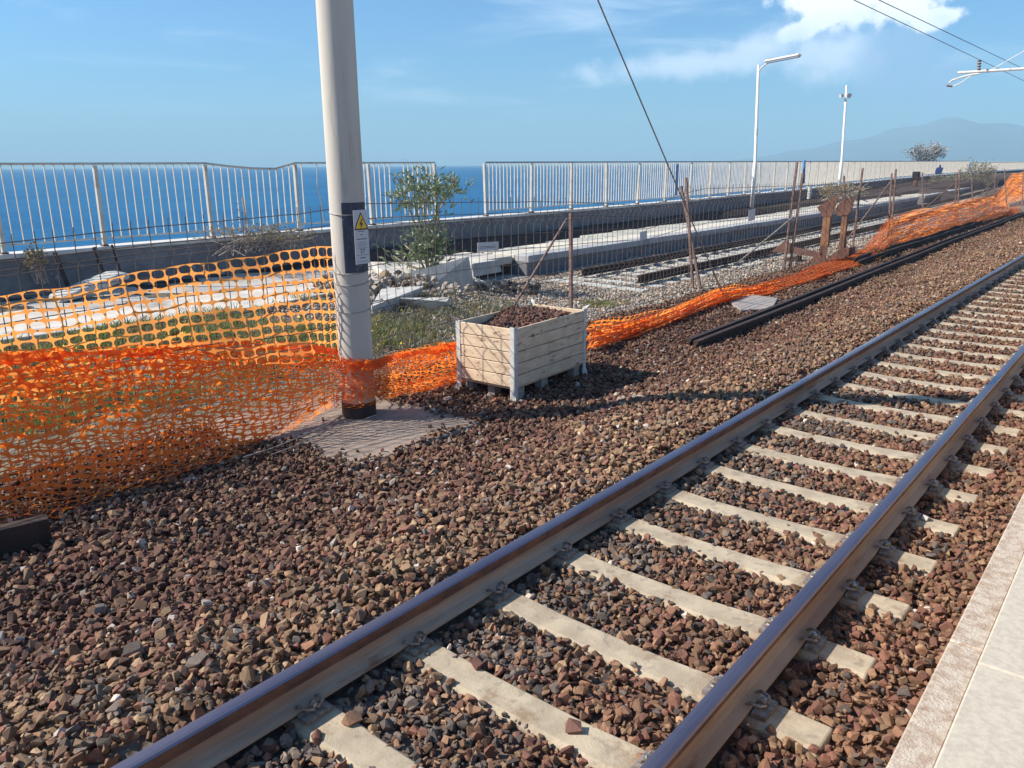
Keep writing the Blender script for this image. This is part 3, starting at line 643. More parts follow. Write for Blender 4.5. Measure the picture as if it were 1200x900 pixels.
# lower net: several slack layers sloping from the mesh to the ground and wrapping the pole front
tp_ = [(FX+.12,-.8,.80),(FX+.12,1.2,.75),onx(0,412,FX+.12),onx(90,408,FX+.12),onx(175,404,FX+.12),onx(262,396,FX+.12),onx(330,400,-6.75),onx(396,408,-6.28)]
pf = lambda a, z, r=.19: Vector((px_+r*math.cos(R(va+a)), py_+r*math.sin(R(va+a)), z))
tp_ += [pf(-60, .34), pf(-25, .33), pf(15, .32), pf(60, .30), onx(470,411,-6.12), onx(505,404,-6.15), onx(545,398,-6.2)]
gz_ = lambda x, y, lift=.03: (lambda p: Vector((p.x, p.y, Z(p.x, p.y)+lift)))(onz(x, y, -.29))
bt_ = [(-6.35,-.9,-.27),(-6.25,.9,-.27),gz_(0,613),gz_(67,604),gz_(133,578),gz_(200,560),gz_(290,528),gz_(333,505),gz_(388,485,.05),pf(-50,-.17,.2),pf(-10,-.18,.2),pf(35,-.17,.2),gz_(478,466,.06),gz_(512,455,.05),gz_(546,448,.05)]
# matched control pairs so both edges advance together
def pairs(tops, bots, ys=None):
    tv = [0]
    for i in range(1, len(tops)):
        m0 = (Vector(tops[i-1])+Vector(bots[i-1]))/2; m1 = (Vector(tops[i])+Vector(bots[i]))/2; tv.append(tv[-1]+max(.02, (m1-m0).length))
    T = tv[-1]
    def f(t, s):
        x = max(0, min(1, t))*T
        a = Vector([float(np.interp(x, tv, [p[k_] for p in tops])) for k_ in range(3)]); b_ = Vector([float(np.interp(x, tv, [p[k_] for p in bots])) for k_ in range(3)])
        return a.lerp(b_, s)
    return f, T
low, LT = pairs(tp_, bt_)
def lower_layer(nu, nv, s0, s1, off, ph, amp, seed):
    def S(u, v):
        t = u/nu; wv = v/nv
        s = s0 + (s1-s0)*wv + .012*math.sin(u*1.1+ph*3)*amp*wv
        p = low(min(1, max(0, t + .003*math.sin(v*1.3+ph)*amp)), s)
        near_pole = max(0, 1-abs(p.y-4.9)/.9)
        sag = -.20*math.sin(math.pi*min(1, s*1.0))*(1-near_pole)
        fold = amp*(.020*math.sin(s*21+ph+.6*math.sin(u*.35)) + .014*math.sin(u*.8+ph*2+s*7) + .010*math.sin(u*2.3+v*1.1+ph))
        k_ = 1-.75*near_pole
        p.z = max(p.z + sag*.6 + fold*k_, Z(p.x, p.y)+.012 + off*.3); p.x += off + abs(fold)*k_*.8 + .0*sag
        p.y += .012*math.sin(v*.8+ph)*amp + .01*math.sin(u*1.9+v+ph)*amp
        return p
    return net_surface(S, nu, nv, (.445, .395), seed=seed)
lower_layer(84, 27, 0, 1.0, .0, .3, 1.0, 3).build('fallen_net_layer', 'net', net)
lower_layer(78, 20, .02, .80, .035, 1.9, 1.3, 4).build('fallen_net_layer', 'net', net)
lower_layer(80, 6, .0, .22, .065, 4.1, 1.5, 5).build('fallen_net_layer', 'netred', net)
# rolled hem where the net folds over
hem = [low(t, .012) + Vector((.05, 0, .012*math.sin(t*40))) for t in np.linspace(.0, .985, 60)]
q = MB()
for i in range(len(hem)-1):
    a, b_ = hem[i], hem[i+1]; dnn = Vector((.035, 0, -.055-.02*math.sin(i*.7)))
    q.add([a, b_, b_+dnn+Vector((0,0,.012*math.sin(i*1.3+1.3))), a+dnn+Vector((0,0,.012*math.sin(i*1.3)))], [(0,1,2,3)])
q.build('net_hem', 'netred', net)
# bunched run past the planter
tp2 = [onx(688,379,-6.0), onx(740,372,-6.1), onx(790,357,-6.2), onx(835,340,-6.3), onx(880,333,-6.4), onx(930,322,-6.55), onx(985,306,-6.7), onx(1006,299,-6.8)]
bt2 = [gz_(688,410), gz_(740,397), gz_(790,376), gz_(840,357), gz_(890,346), gz_(935,334), gz_(985,318), gz_(1012,309)]
f2, T2 = pairs(tp2, bt2)
def bunch(nu, nv, s0, s1, off, ph, f, amp=1.0, hole=(.42, .30)):
    def S(u, v):
        t = u/nu; s = s0+(s1-s0)*v/nv; p = f(t, s)
        fo_ = amp*(.025*math.sin(s*17+ph+.25*u) + .015*math.sin(u*.6+ph*2)); p.x += off+fo_*.8; p.z += fo_*.7 + .02*math.sin(u*.21+ph)
        p.z = max(p.z, Z(p.x, p.y)+.045+off*.2); return p
    return net_surface(S, nu, nv, hole)
bunch(84, 12, 0, 1, 0, .5, f2, 1.6, (.44,.38)).build('bunched_net_run', 'net', net); bunch(78, 11, .04, .95, .05, 2.2, f2, 2.0, (.44,.38)).build('bunched_net_run', 'netred', net); bunch(60, 10, .12, .9, .09, 4.0, f2, 1.9).build('bunched_net_run', 'netpale', net)
# net raised on the far posts
tp3 = [onx(1000,303,-6.7), onx(1020,281,-6.72), onx(1042,253,-6.75), onx(1078,246,-6.8), onx(1117,237,-6.85), onx(1138,233,-6.85), onx(1164,230,-6.85), onx(1178,240,-7), onx(1191,249,-7.0)]
bt3 = [onx(1004,316,-6.62), gz_(1022,307), gz_(1042,292), gz_(1070,283), gz_(1095,274), gz_(1125,267), gz_(1155,259), gz_(1175,254), gz_(1192,250)]
f3, T3 = pairs(tp3, bt3)
bunch(150, 14, 0, 1, 0, .5, f3, 1.6, (.43,.37)).build('raised_net_run', 'net', net); bunch(120, 10, .0, .97, .10, 1.5, f3, 1.6, (.43,.37)).build('raised_net_run', 'netpale', net)
tp4 = [onx(1158,236,-8), onx(1172,221,-8), onx(1186,203,-8), onx(1215,202,-8)]; bt4 = [onx(1160,240,-8), onx(1172,239,-8), onx(1188,238,-8), onx(1215,232,-8)]
f4, T4 = pairs(tp4, bt4); bunch(90, 14, 0, 1, 0, .5, f4, 1.6, (.43,.37)).build('far_net_run', 'net', net); bunch(80, 12, 0, 1, .15, 2.5, f4, 1.6, (.43,.37)).build('far_net_run', 'netpale', net)
# ------------------------------------------------------------------ guy wire with anchor
an = Vector((-6.19, 13.69, -.30))
guyt = thing('guy_wire', 'taut steel guy wire running down from the pole to its anchor', 'guy wire', an)
d_ = (Vector((px_, py_+.15, 8.2))-an).normalized()
MB().tube([an+d_*.95, Vector((px_, py_+.15, 8.2))], .011, 6).build('cable', 'guy', guyt)
MB().tube([an+d_*.0, an+d_*.28, an+d_*.30, an+d_*.95], [.034,.034,.02,.016], 8).build('turnbuckle', 'guy', guyt)
MB().tube([an+Vector((0,0,-.1)), an+d_*.12], .055, 8).build('anchor_eye', 'rubble', guyt)
q = MB(); pts = [onz(x, y, -.27) for x, y in ((853,352),(872,344),(912,349),(905,361),(868,363))]; q.prism([p-Vector((0,0,.12)) for p in pts], (0,0,.12))
tag(q.build('anchor_block', 'block', bevel=.01), 'grey concrete anchor block in the stones at the guy wire foot', 'concrete block')
# ------------------------------------------------------------------ spare rails lying beside the track
def lying_rail(name, label, pts, z, roll=0, w_=1.0):
    prof = [(-.075,0),(.075,0),(.075,.012),(.012,.035),(.009,.12),(.036,.135),(.036,.172),(-.036,.172),(-.036,.135),(-.009,.12),(-.012,.035),(-.075,.012)]
    n = len(prof); q = MB(); cr, sr = math.cos(R(roll)), math.sin(R(roll))
    for i, p in enumerate(pts): q.v += [(p[0]+(a*cr-b_*sr)*w_, p[1], z+Z(p[0], p[1])-Z(pts[0][0], pts[0][1])*0+(a*sr+b_*cr)) for a, b_ in prof]
    for i in range(len(pts)-1):
        for j in range(n): q.f.append((i*n+j, i*n+(j+1)%n, (i+1)*n+(j+1)%n, (i+1)*n+j)); q.mi.append(0)
    q.f += [tuple(reversed(range(n))), tuple((len(pts)-1)*n+j for j in range(n))]; q.mi += [0, 0]
    return tag(q.build(name, 'oldrail'), label, 'rail')
def line(x0, y0, x1, y1, bow=0, n=14): return [(x0+(x1-x0)*t + bow*math.sin(math.pi*t), y0+(y1-y0)*t) for t in np.linspace(0, 1, n)]
lying_rail('spare_rail', 'dark spare rail nearest the running track, its cut end facing the planter', line(-4.80, 9.75, -5.62, 46, -.12), -.055)
lying_rail('spare_rail', 'dark spare rail lying just behind the front one, beside the anchor block', line(-4.98, 9.9, -5.80, 46, -.12), -.06)
lying_rail('spare_rail', 'short dark rail lying below the raised orange net, front one', line(-5.90, 20.6, -6.12, 37.5), -.03)
lying_rail('spare_rail', 'short dark rail lying below the raised orange net, back one', line(-6.08, 20.9, -6.30, 37.2), -.02, 8)
# rusty beam end at lower left
q = MB(); a = onz(62, 636, -.30); e = Vector((-6.05, -.6, -.30)); dd = (e-a).normalized(); sd_ = Vector((dd.y, -dd.x, 0)); 
if sd_.x < 0: sd_ = -sd_
MBm = Matrix(((sd_.x, dd.x, 0, a.x), (sd_.y, dd.y, 0, a.y), (0, 0, 1, Z(a.x, a.y)-.01), (0, 0, 0, 1)))
q.box((-.012,0,.0), (0,2.6,.21), MBm); q.box((.002,0,0), (.13,2.6,.014), MBm); q.box((-.10,0,.195), (-.014,2.6,.21), MBm)
tag(q.build('steel_beam', 'oldrail', bevel=.002), 'dark rusty steel beam end poking in at the lower left', 'steel beam')
# ------------------------------------------------------------------ disused siding
sid = thing('siding_track', 'disused siding track with cut rusty rails behind the mesh', 'railway track', (-9.2, 25, -.3))
sx0, sx1 = -8.47, -10.02
def sidepath(X, y0, y1=90):
    return [(X - .0*(y-y0) - (max(0, y-24)**1.5)*.0065, y) for y in np.linspace(y0, y1, 30)]
for X, p0 in ((sx0, (748,322)), (sx1, (682,314))):
    y0 = onx(p0[0], p0[1], X).y
    prof = [(-.07,-.165),(.07,-.165),(.07,-.15),(.01,-.13),(.01,-.05),(.035,-.035),(.035,0),(-.035,0),(-.035,-.035),(-.01,-.05),(-.01,-.13),(-.07,-.15)]; n = len(prof); q = MB(); pth = sidepath(X, y0)
    for x_, y_ in pth: q.v += [(x_+a, y_, -.10+b_) for a, b_ in prof]
    for i in range(len(pth)-1):
        for j in range(n): q.f.append((i*n+j, i*n+(j+1)%n, (i+1)*n+(j+1)%n, (i+1)*n+j)); q.mi.append(0)
    q.f += [tuple(reversed(range(n))), tuple((len(pth)-1)*n+j for j in range(n))]; q.mi += [0, 0]
    q.build('rail', 'oldrail', sid)
y = 14.0; sme = MB().box((-1.25,-.11,-.16), (1.25,.11,0)).build('siding_source', 'rubble').data; bpy.data.objects.remove(bpy.data.objects['siding_source']); sme.name = 'sleeper'
while y < 62:
    s = link('sleeper', sme, sid, 0, (-9.25-(max(0, y-24)**1.5)*.0065, y, -.305)); s.rotation_euler.z = random.gauss(0, .02); y += .65
# ------------------------------------------------------------------ buffer stop lying on the siding
bs = thing('buffer_stop', 'rusty buffer stop frame of steel uprights with pointed gusset plates', 'buffer stop', onz(980, 300, -.3))
Yb = 20.6
def plate(pts, Y, m, dY=.03, nm='gusset_plate'): MB().prism([ony(x, y, Y) for x, y in pts], (0, dY, 0)).build(nm, m, bs)
plate([(957.5,243),(981,228),(981,236),(974,254),(964,254)], Yb, 'rust', .04)
plate([(965,252),(973,252),(970,289),(961,288)], Yb+.01, 'rustlight', .14, 'upright')
plate([(961,288),(970,288),(967,303),(958,299)], Yb-.02, 'rust', .04)
plate([(948,306),(954,301),(965,299),(969,305),(964,312),(950,312)], Yb-.12, 'rust', .04)
plate([(903.5,295),(922,280.5),(926,286),(925,297)], Yb-.06, 'rust', .04)
plate([(922,288),(962,297),(960,302),(922,296)], Yb-.04, 'rust', .12, 'horizontal_beam')
plate([(977,247),(986,235),(1001.5,230),(999,243),(994,252),(981,253)], Yb+1.6, 'rust', .04)
plate([(987,251),(993,251),(988,294),(982,294)], Yb+1.62, 'rustlight', .14, 'upright')
plate([(968,303),(984,292),(998,290),(998,298),(975,309)], Yb+.6, 'rust', .3, 'horizontal_beam')
plate([(916,304),(935,300),(935,316),(916,320)], Yb-.2, 'oldrail', .3, 'foot_block')
# ------------------------------------------------------------------ old island platform
op = thing('old_island_platform', 'long pale abandoned platform with grey edge beside the siding', 'platform', (-12.4, 14, -.3))
def pbend(y): return -(max(0, y-26)**1.6)*.0042
PEY = onz(618, 300, .10).y
ysn = [PEY, PEY+1.1] + [PEY+1.1+2.0*i for i in range(1, 36)]
breaks = {31, 32}
for i, (a, b_) in enumerate(zip(ysn[:-1], ysn[1:])):
    if a > 52 and a < 55: continue
    o0, o1 = -11.43+pbend(a), -11.43+pbend(b_-.01); wj = -13.35 - .35*math.sin(a*.35) + pbend(a)
    zt = .10+random.uniform(-.008, .008)
    q = MB(); q.prism([(o0,a+.006,zt-.16),(o1,b_-.006,zt-.16),(o1-.42,b_-.006,zt-.16),(o0-.42,a+.006,zt-.16)], (0,0,.16)); q.build('edge_stone', 'platface', op, bevel=.012)
    q = MB(); q.prism([(o0-.426,a+.006,zt-.13),(o1-.426,b_-.006,zt-.13),(wj+.1*math.sin(b_*3),b_-.006,zt-.13),(wj,a+.006,zt-.13)], (0,0,.128+.003)); q.build('paving_slab', 'platcap', op, bevel=.01)
    q = MB(); q.prism([(o0-.05,a,-.6),(o1-.05,b_,-.6),(o1-1.7,b_,-.6),(o0-1.7,a,-.6)], (0,0,.6+zt-.135)); q.build('platform_wall', 'parapet', op)
# top of edge in pale paving tone: thin worn screed strip
# left paving with cracked outline
q = MB(); pv = [(-15.3,-3),(-10.6,-3),(-10.7,1),(-11.1,3.0),(-10.9,5.1),(-10.6,7.0),(-10.9,8.6),(-11.0,10.2),(-11.6,11.7),(-11.9,13.2),(-11.9,PEY-.02),(-13.4,PEY-.02),(-13.3,13.2),(-13.0,12.2),(-14.4,11.2),(-14.45,-3)]
pv = [p for p in pv if p[0] > -14.5] 
pv = [(-14.42,-3)] + pv
q.prism([(a, b_, -.10) for a, b_ in pv], (0, 0, .175)); o = q.build('old_paving', 'paving', bevel=.01); tag(o, kind='structure')
# rubble
def chunk(name, label, c_, size, rot, seed, m='rubble'):
    rr = random.Random(seed); bm = bmesh.new()
    for _ in range(16):
        v = Vector([rr.choice((-1,1))*rr.uniform(.82,1) for _ in range(3)]); bm.verts.new((v.x*size[0]/2, v.y*size[1]/2, v.z*size[2]/2))
    rs = bmesh.ops.convex_hull(bm, input=bm.verts); bmesh.ops.delete(bm, geom=[g for g in rs['geom_interior'] if isinstance(g, bmesh.types.BMVert)], context='VERTS')
    me = bpy.data.meshes.new(name); bm.to_mesh(me); bm.free(); me.materials.append(MT[m])
    o = link(name, me); o.location = c_; o.rotation_euler = [R(a) for a in rot]; return tag(o, label, 'rubble') if label else o
chunk('broken_slab', 'flat pale broken slab lying just right of the pole', onz(462,352,0)+Vector((.1,0,-.02)), (1.5,.75,.22), (2,3,-48), 1)
chunk('broken_slab', 'large tilted concrete slab leaning up below the oleander', onz(511,331,.02), (1.45,.16,.62), (-14,-14,47), 2)
chunk('broken_slab', 'small grey broken slab standing on edge in the weeds', onz(498,357,-.05), (.85,.16,.26), (14,4,38), 3)
chunk('broken_slab', 'square end block of the old platform, cracked off at its corner', onz(560,314,.0), (.9,.7,.28), (4,-6,-20), 4)
chunk('broken_slab', 'little broken block beside the old platform end', onz(563,333,-.2), (.5,.3,.2), (10,8,30), 5)
chunk('broken_slab', 'thin board like slab lying at the edge of the rubble', onz(441,330,.05), (.5,.2,.1), (0,6,40), 6)
q = MB(); q.prism([onx(x, y, -13.75) for x, y in ((56,352),(57,345),(96,329),(124,318),(135,317),(137,323),(118,331),(88,343))], (.38, .05, -.02))
tag(q.build('broken_slab', 'rubble', bevel=.015), 'long bent grey kerb slab tilted against the low parapet on the left', 'rubble')
rp = jgrid(-11.6, -9.4, 8.2, 12.6, .13); rp = rp[fbm(rp[:,0], rp[:,1], 1.3, 5) > -.12]; n = len(rp)
stones('rubble_heap', 'loose grey rubble heaped where the old platform is broken', np.column_stack([rp, hz(rp[:,0], rp[:,1])+.05+.14*rng.uniform(0,1,n)]), rng.uniform(.04,.11,n), pick(n, ['lgrey','grey','white','buff'], [5,4,.6,1])*rng.uniform(.8,1.2,(n,1)), cat='rubble', flat=1.2)
chunk('scrap_concrete', 'pale concrete fragment on the dark strip beside the parapet', onz(800,246,-.1), (1.3,.8,.25), (6,10,20), 12)
chunk('scrap_concrete', 'low concrete fragment at the gap in the railing', onz(455,318,.12), (1.8,.35,.12), (0,2,-30), 13)
# ------------------------------------------------------------------ sea parapet and railings
par_pts = [(-14.5,-8),(-14.5,16.6),(-14.5,24),(-14.6,29),(-15.1,36),(-15.6,43),(-16.9,55),(-18.6,70),(-20.4,95),(-20.8,118),(-20.9,150),(-21.0,190)]
def parx(y): return float(np.interp(y, [p[1] for p in par_pts], [p[0] for p in par_pts]))
par = thing('sea_parapet', 'low weathered concrete parapet with white cap along the sea', 'parapet', (-14.6, 20, -.3))
PT = .80
for i in range(len(par_pts)-1):
    (xa, ya_), (xb, yb_) = par_pts[i], par_pts[i+1]; m_ = max(1, int((yb_-ya_)/4))
    for j in range(m_):
        y0, y1 = ya_+(yb_-ya_)*j/m_, ya_+(yb_-ya_)*(j+1)/m_; x0, x1 = parx(y0), parx(y1); h0 = random.uniform(-.01, .01)
        q = MB(); q.prism([(x0+.11,y0,-7.5),(x1+.11,y1-.01,-7.5),(x1-.30,y1-.01,-7.5),(x0-.30,y0,-7.5)], (0,0,7.5+PT-.07)); q.build('parapet_wall', 'parapet', par, bevel=.008)
        q = MB(); q.prism([(x0+.15,y0,PT-.069+h0),(x1+.15,y1-.008,PT-.069+h0),(x1-.34,y1-.008,PT-.069+h0),(x0-.34,y0,PT-.069+h0)], (0,0,.07)); q.build('parapet_cap', 'parcap', par, bevel=.012)
barme = MB().box((-.016,-.006,0),(.016,.006,1.23)).build('bar_source', 'railing').data; bpy.data.objects.remove(bpy.data.objects['bar_source']); barme.name = 'bar'
postme = MB().box((-.035,-.03,0), (.035,.03,1.37)).build('post_source', 'railing').data; bpy.data.objects.remove(bpy.data.objects['post_source']); postme.name = 'post'
def railing(name, label, ys_, gap=None, bent=None, tz=2.2, npart=300, zoff=None):
    t = thing(name, label, 'railing', (parx(ys_[0]), ys_[0], PT)); cnt = 0; extra = MB()
    for i, y in enumerate(ys_):
        if y > 14.9 and y < 16.3: continue
        o = link('post', postme, t, 0, (parx(y), y, PT)); o.rotation_euler = (random.gauss(0,.01), random.gauss(0,.02), 0)
        MB().box((parx(y)-.06, y-.05, PT-.005), (parx(y)+.06, y+.05, PT+.03)).build('post_foot', 'rust', t)
    for a, b_ in zip(ys_[:-1], ys_[1:]):
        bl_ = bent and abs(a-bent) < .3
        def tr(s): return tz - (.115*math.sin(math.pi*min(1, s/1.5))**1.0*(s < .75) + .115*max(0, (1-s)/.25)*(s >= .75) if bl_ else 0)
        def br(s): return .94 + (.05*max(0, (s-.6)/.4) if bl_ else 0)
        for nm, f_, r_, m_ in (('top_rail', tr, .022, 'toprail' if a > 16 else 'railing'), ('bottom_rail', br, .016, 'railing')):
            MB().tube([(parx(a+(b_-a)*s), a+(b_-a)*s, f_(s)) for s in (0,.25,.5,.75,1)], r_, 6).build(nm, m_, t)
        nb = int(round((b_-a)/.155)); 
        for j in range(1, nb):
            s = j/nb; y = a+(b_-a)*s
            if gap and gap(y): continue
            x = parx(y); top = tr(s); bot = br(s)
            if cnt < npart:
                o = link('bar', barme, t, 0, (x, y, bot)); o.scale.z = (top-bot)/1.23; o.rotation_euler.x = random.gauss(0, .006); cnt += 1
            else: extra.box((x-.021, y-.007, bot), (x+.021, y+.007, top))
    if extra.f: tag(extra.build('far_bars', 'railing', t), kind='stuff')
    return t
Yp = [onx(x, 240, -14.5).y for x in (-115, -5, 116, 245, 349, 435, 511)]
rl = railing('sea_railing', 'bent cream metal railing left of the gap, some bars missing', Yp,
        gap=lambda y: (onx(362,240,-14.5).y < y < onx(419,240,-14.5).y) or (onx(461,240,-14.5).y < y < onx(474,240,-14.5).y), bent=Yp[3])
q = MB(); yb0 = onx(374, 240, -14.5).y; q.tube([(-14.5, yb0, 2.2), (-14.47, yb0-.02, 2.0), (-14.45, yb0-.05, 1.75), (-14.47, yb0+.03, 1.4), (-14.5, yb0+.10, .95)], .013, 6); q.build('bent_bar', 'railing', rl)
ry = [onx(569, 220, -14.5).y]
while ry[-1] < 112: ry.append(ry[-1] + (1.98 if ry[-1] < 60 else 2.1))
railing('sea_railing', 'long cream metal railing on the parapet right of the gap', ry, tz=2.2)
ry2 = [114.5 + 2.2*i for i in range(32)]
railing('sea_railing', 'last far stretch of slatted railing at the right edge', ry2, tz=2.0, npart=100)
blue_y = onx(791, 210, -14.5).y
tag(MB().box((-14.44, blue_y-.07, 1.0), (-14.40, blue_y+.07, 2.12)).build('blue_strip', 'blue'), 'upright blue plastic strip tied to the sea railing', 'strip')
# ------------------------------------------------------------------ lamps on the sea side
def lamp_base(x, y, X): return onx(x, y, X)
b0 = onx(882, 231, -14.25); 
lp = thing('street_lamp', 'tall white lamp post with long flat lamp head', 'street lamp', (b0.x, b0.y, b0.z))
tpp = ony(889, 76, b0.y)
MB().tube([b0-Vector((0,0,.6)), b0+Vector((0,0,1.4)), b0+Vector((0,0,1.42)), tpp], [.085,.085,.065,.055], 12).build('post', 'white', lp, smooth=True)
h0 = ony(897, 74, b0.y); h1 = ony(938, 66, b0.y)
MB().tube([tpp-Vector((0,0,.35)), tpp+Vector((.12,0,-.12)), h0+Vector((.1,0,.0))], .03, 8).build('arm', 'white', lp)
u = (h1-h0); u.normalize(); ln = (h1-h0).length
Mh = Matrix(((u.x,0,-u.z,h0.x),(u.y,1,0,h0.y),(u.z,0,u.x,h0.z),(0,0,0,1)))
MB().box((0,-.16,0), (ln,.16,.11), Mh).build('lamp_head', 'white', lp, bevel=.04)
MB().box((.06,-.13,-.02), (ln-.05,.13,-.001), Mh).build('lamp_glass', 'sign', lp)
for t_ in (.12, ln-.4): MB().box((t_,-.05,.111), (t_+.18,.05,.15), Mh).build('head_clamp', 'guy', lp)
b1 = onx(983, 223, -14.95); tp1 = ony(992.3, 100, b1.y); fl1 = ony(991, 112, b1.y)
lp2 = thing('floodlight_mast', 'thin white mast with two small round floodlights near its top', 'mast', b1)
MB().tube([b1-Vector((0,0,.6)), b1+Vector((0,0,1.5)), b1+Vector((0,0,1.52)), tp1], [.09,.09,.06,.055], 10).build('post', 'white', lp2, smooth=True)
for sgnx in (-1, 1):
    c_ = fl1+Vector((.16*sgnx, -.08, 0)); q = MB(); dirn = Vector((.75*sgnx+.2, -.8, -.25)).normalized()
    q.tube([c_-dirn*.07, c_, c_+dirn*.12], [.04,.09,.13], 12); fo_ = q.build('floodlight', 'guy', lp2)
    q = MB(); q.tube([c_+dirn*.115, c_+dirn*.125], .115, 12); g_ = q.build('lens', 'sign', fo_); g_.location = (0,0,0)
MB().tube([fl1+Vector((-.16,0,0)), fl1+Vector((.16,0,0))], .03, 6).build('crossbar', 'white', lp2)
MB().box((-.05,-.05,-.12), (.09,.05,.12), Matrix.Translation(fl1-Vector((0,0,.35)))).build('junction_box', 'white', lp2)
tag(MB().box((-14.55-.3,b1.y-5.2,.35),(-14.4-.3,b1.y-5.0,.95)).build('marker_stub', 'white'), 'short white stub post in front of the parapet by the mast', 'post')
# ------------------------------------------------------------------ overhead line
ow = thing('overhead_cantilever', 'white overhead line arm reaching in at upper right', 'cantilever', (.9, 30, .55))
Yc = 30.0
MB().tube([ony(1122.5,85.3,Yc), ony(1200,80.5,Yc), (.9,Yc,4.93)], .042, 10).build('tube_arm', 'white', ow)
MB().tube([ony(1147,83,Yc), ony(1148,70,Yc)], .03, 8).build('insulator', 'white', ow)
for t_ in (.15,.4,.65,.9):
    a = ony(1147,83,Yc).lerp(ony(1148,70,Yc), t_); MB().tube([a-Vector((0,0,.02)), a+Vector((0,0,.02))], .055, 10).build('insulator_shed', 'rust', ow)
MB().tube([ony(x,y,Yc-.1) for x, y in ((1147,86.5),(1140,87),(1128,90),(1116,94),(1112.5,97),(1111,100.5))], .025, 8).build('registration_arm', 'white', ow)
MB().tube([ony(x,y,Yc-.1) for x, y in ((1140,87.5),(1128,96),(1117,101),(1112,101))], .015, 6).build('steady_wire', 'white', ow)
MB().tube([ony(1109.5,100.5,Yc-.1), ony(1116,101.2,Yc-.1)], .03, 6).build('wire_clamp', 'rust', ow)
MB().tube([ony(1158,84,Yc), ony(1200,60,Yc), (.9,Yc,6.6)], .012, 5).build('stay_wire', 'white', ow)
MB().tube([ony(1157,85,Yc), ony(1157,81,Yc)], .05, 8).build('tube_collar', 'guy', ow)
MB().tube([(.9,Yc,.5), (.9,Yc,7.2)], .12, 14).build('mast', 'white', ow)
wz = ony(1148,70,Yc)
def catwire(name, label, X0, z0, yA, yB, X1=None): 
    q = MB(); q.tube([(X0 + ((X1 or X0)-X0)*t, yA+(yB-yA)*t, z0+.0*t) for t in (0,.25,.5,.75,1)], .0085, 5); tag(q.build(name, 'cable'), label, 'wire')
catwire('overhead_wire', 'lower left of two dark overhead wires, passing the white arm', wz.x, wz.z, 4, 200)
p1 = onz(1030, 0, wz.z); p2 = onz(1200, 81, wz.z); 
q = MB(); d2 = (p2-p1); q.tube([p1-d2*.8, p1, p2, p2+d2*4], .0085, 5); tag(q.build('overhead_wire', 'cable'), 'upper right of two dark overhead wires, clear of the insulator', 'wire')
# ------------------------------------------------------------------ plants
def blade_leaf(q, p, d, L_, w_, mi=0, fold=.25):
    d = d.normalized(); a = d.cross(Vector((random.gauss(0,1), random.gauss(0,1), random.gauss(0,1)))).normalized(); n_ = d.cross(a)
    q.add([p, p+d*L_*.45+a*w_, p+d*L_-n_*L_*.12, p+d*L_*.45-a*w_, p+d*L_*.45+n_*w_*fold], [(0,1,4),(4,1,2),(0,4,3),(4,2,3)], mi)
bb = onz(503, 326, .0); 
ol = thing('oleander_shrub', 'leggy green oleander shrub growing through the platform rubble', 'shrub', bb)
Yo = bb.y
def opix(x, y, dy=0): return ony(x, y, Yo+dy)
stems = [((503,326),(497,290),(478,240),(470,222)), ((503,326),(499,280),(497,240),(503,208)), ((503,326),(508,285),(515,245),(532,216)), ((503,326),(490,300),(475,288)), ((503,326),(512,300),(526,280)), ((502,326),(494,270),(485,235),(486,210)), ((504,326),(510,270),(512,235),(516,212)), ((502,318),(480,312),(461,300))]
q = MB(); lv = MB(); fl_ = MB(); tips = []
for s_i, st_ in enumerate(stems):
    dyy = random.uniform(-.35, .35); pts = [opix(x, y, dyy*i/3) for i, (x, y) in enumerate(st_)]
    q.tube(pts, [.022-.004*i for i in range(len(pts))], 6)
    for i in range(len(pts)-1):
        for t in np.linspace(0, 1, 9):
            p = pts[i].lerp(pts[i+1], t)
            if i == 0 and t < .3: continue
            dens = 8 if i >= len(pts)-2 else 3
            for _ in range(dens):
                off = Vector((random.gauss(0,.13), random.gauss(0,.13), random.gauss(0,.08)))*(1.25 if i >= 1 else .9)
                dv = Vector((off.x*3, off.y*3, random.uniform(.1,.9)))
                if dv.length < .05: continue
                blade_leaf(lv, p+off*.9, dv, random.uniform(.11,.19), random.uniform(.014,.021))
for _ in range(230):
    c_ = random.choice([opix(502,300), opix(508,310), opix(497,285), opix(512,285), opix(468,225), opix(480,215), opix(500,212), opix(515,222), opix(526,220), opix(495,235), opix(480,240), opix(492,270), opix(505,290), opix(500,305)])+Vector((random.gauss(0,.10), random.gauss(0,.18), random.gauss(0,.11)))
    for _ in range(7): blade_leaf(lv, c_, Vector((random.gauss(0,1), random.gauss(0,1), random.gauss(.5,.8))), random.uniform(.09,.16), random.uniform(.013,.019))
for (x, y) in ((467,213),(463,236),(533,214),(497,230),(508,226),(474,226)):
    c_ = opix(x, y, -.2)
    for _ in range(5): blade_leaf(fl_, c_+Vector((random.gauss(0,.03), random.gauss(0,.03), random.gauss(0,.03))), Vector((random.gauss(0,1), random.gauss(0,1), 1)), .05, .02)
q.build('stem', 'bark', ol, smooth=True); tag(lv.build('foliage', 'leaf', ol), kind='stuff'); tag(fl_.build('dry_flowers', 'pink', ol), kind='stuff')
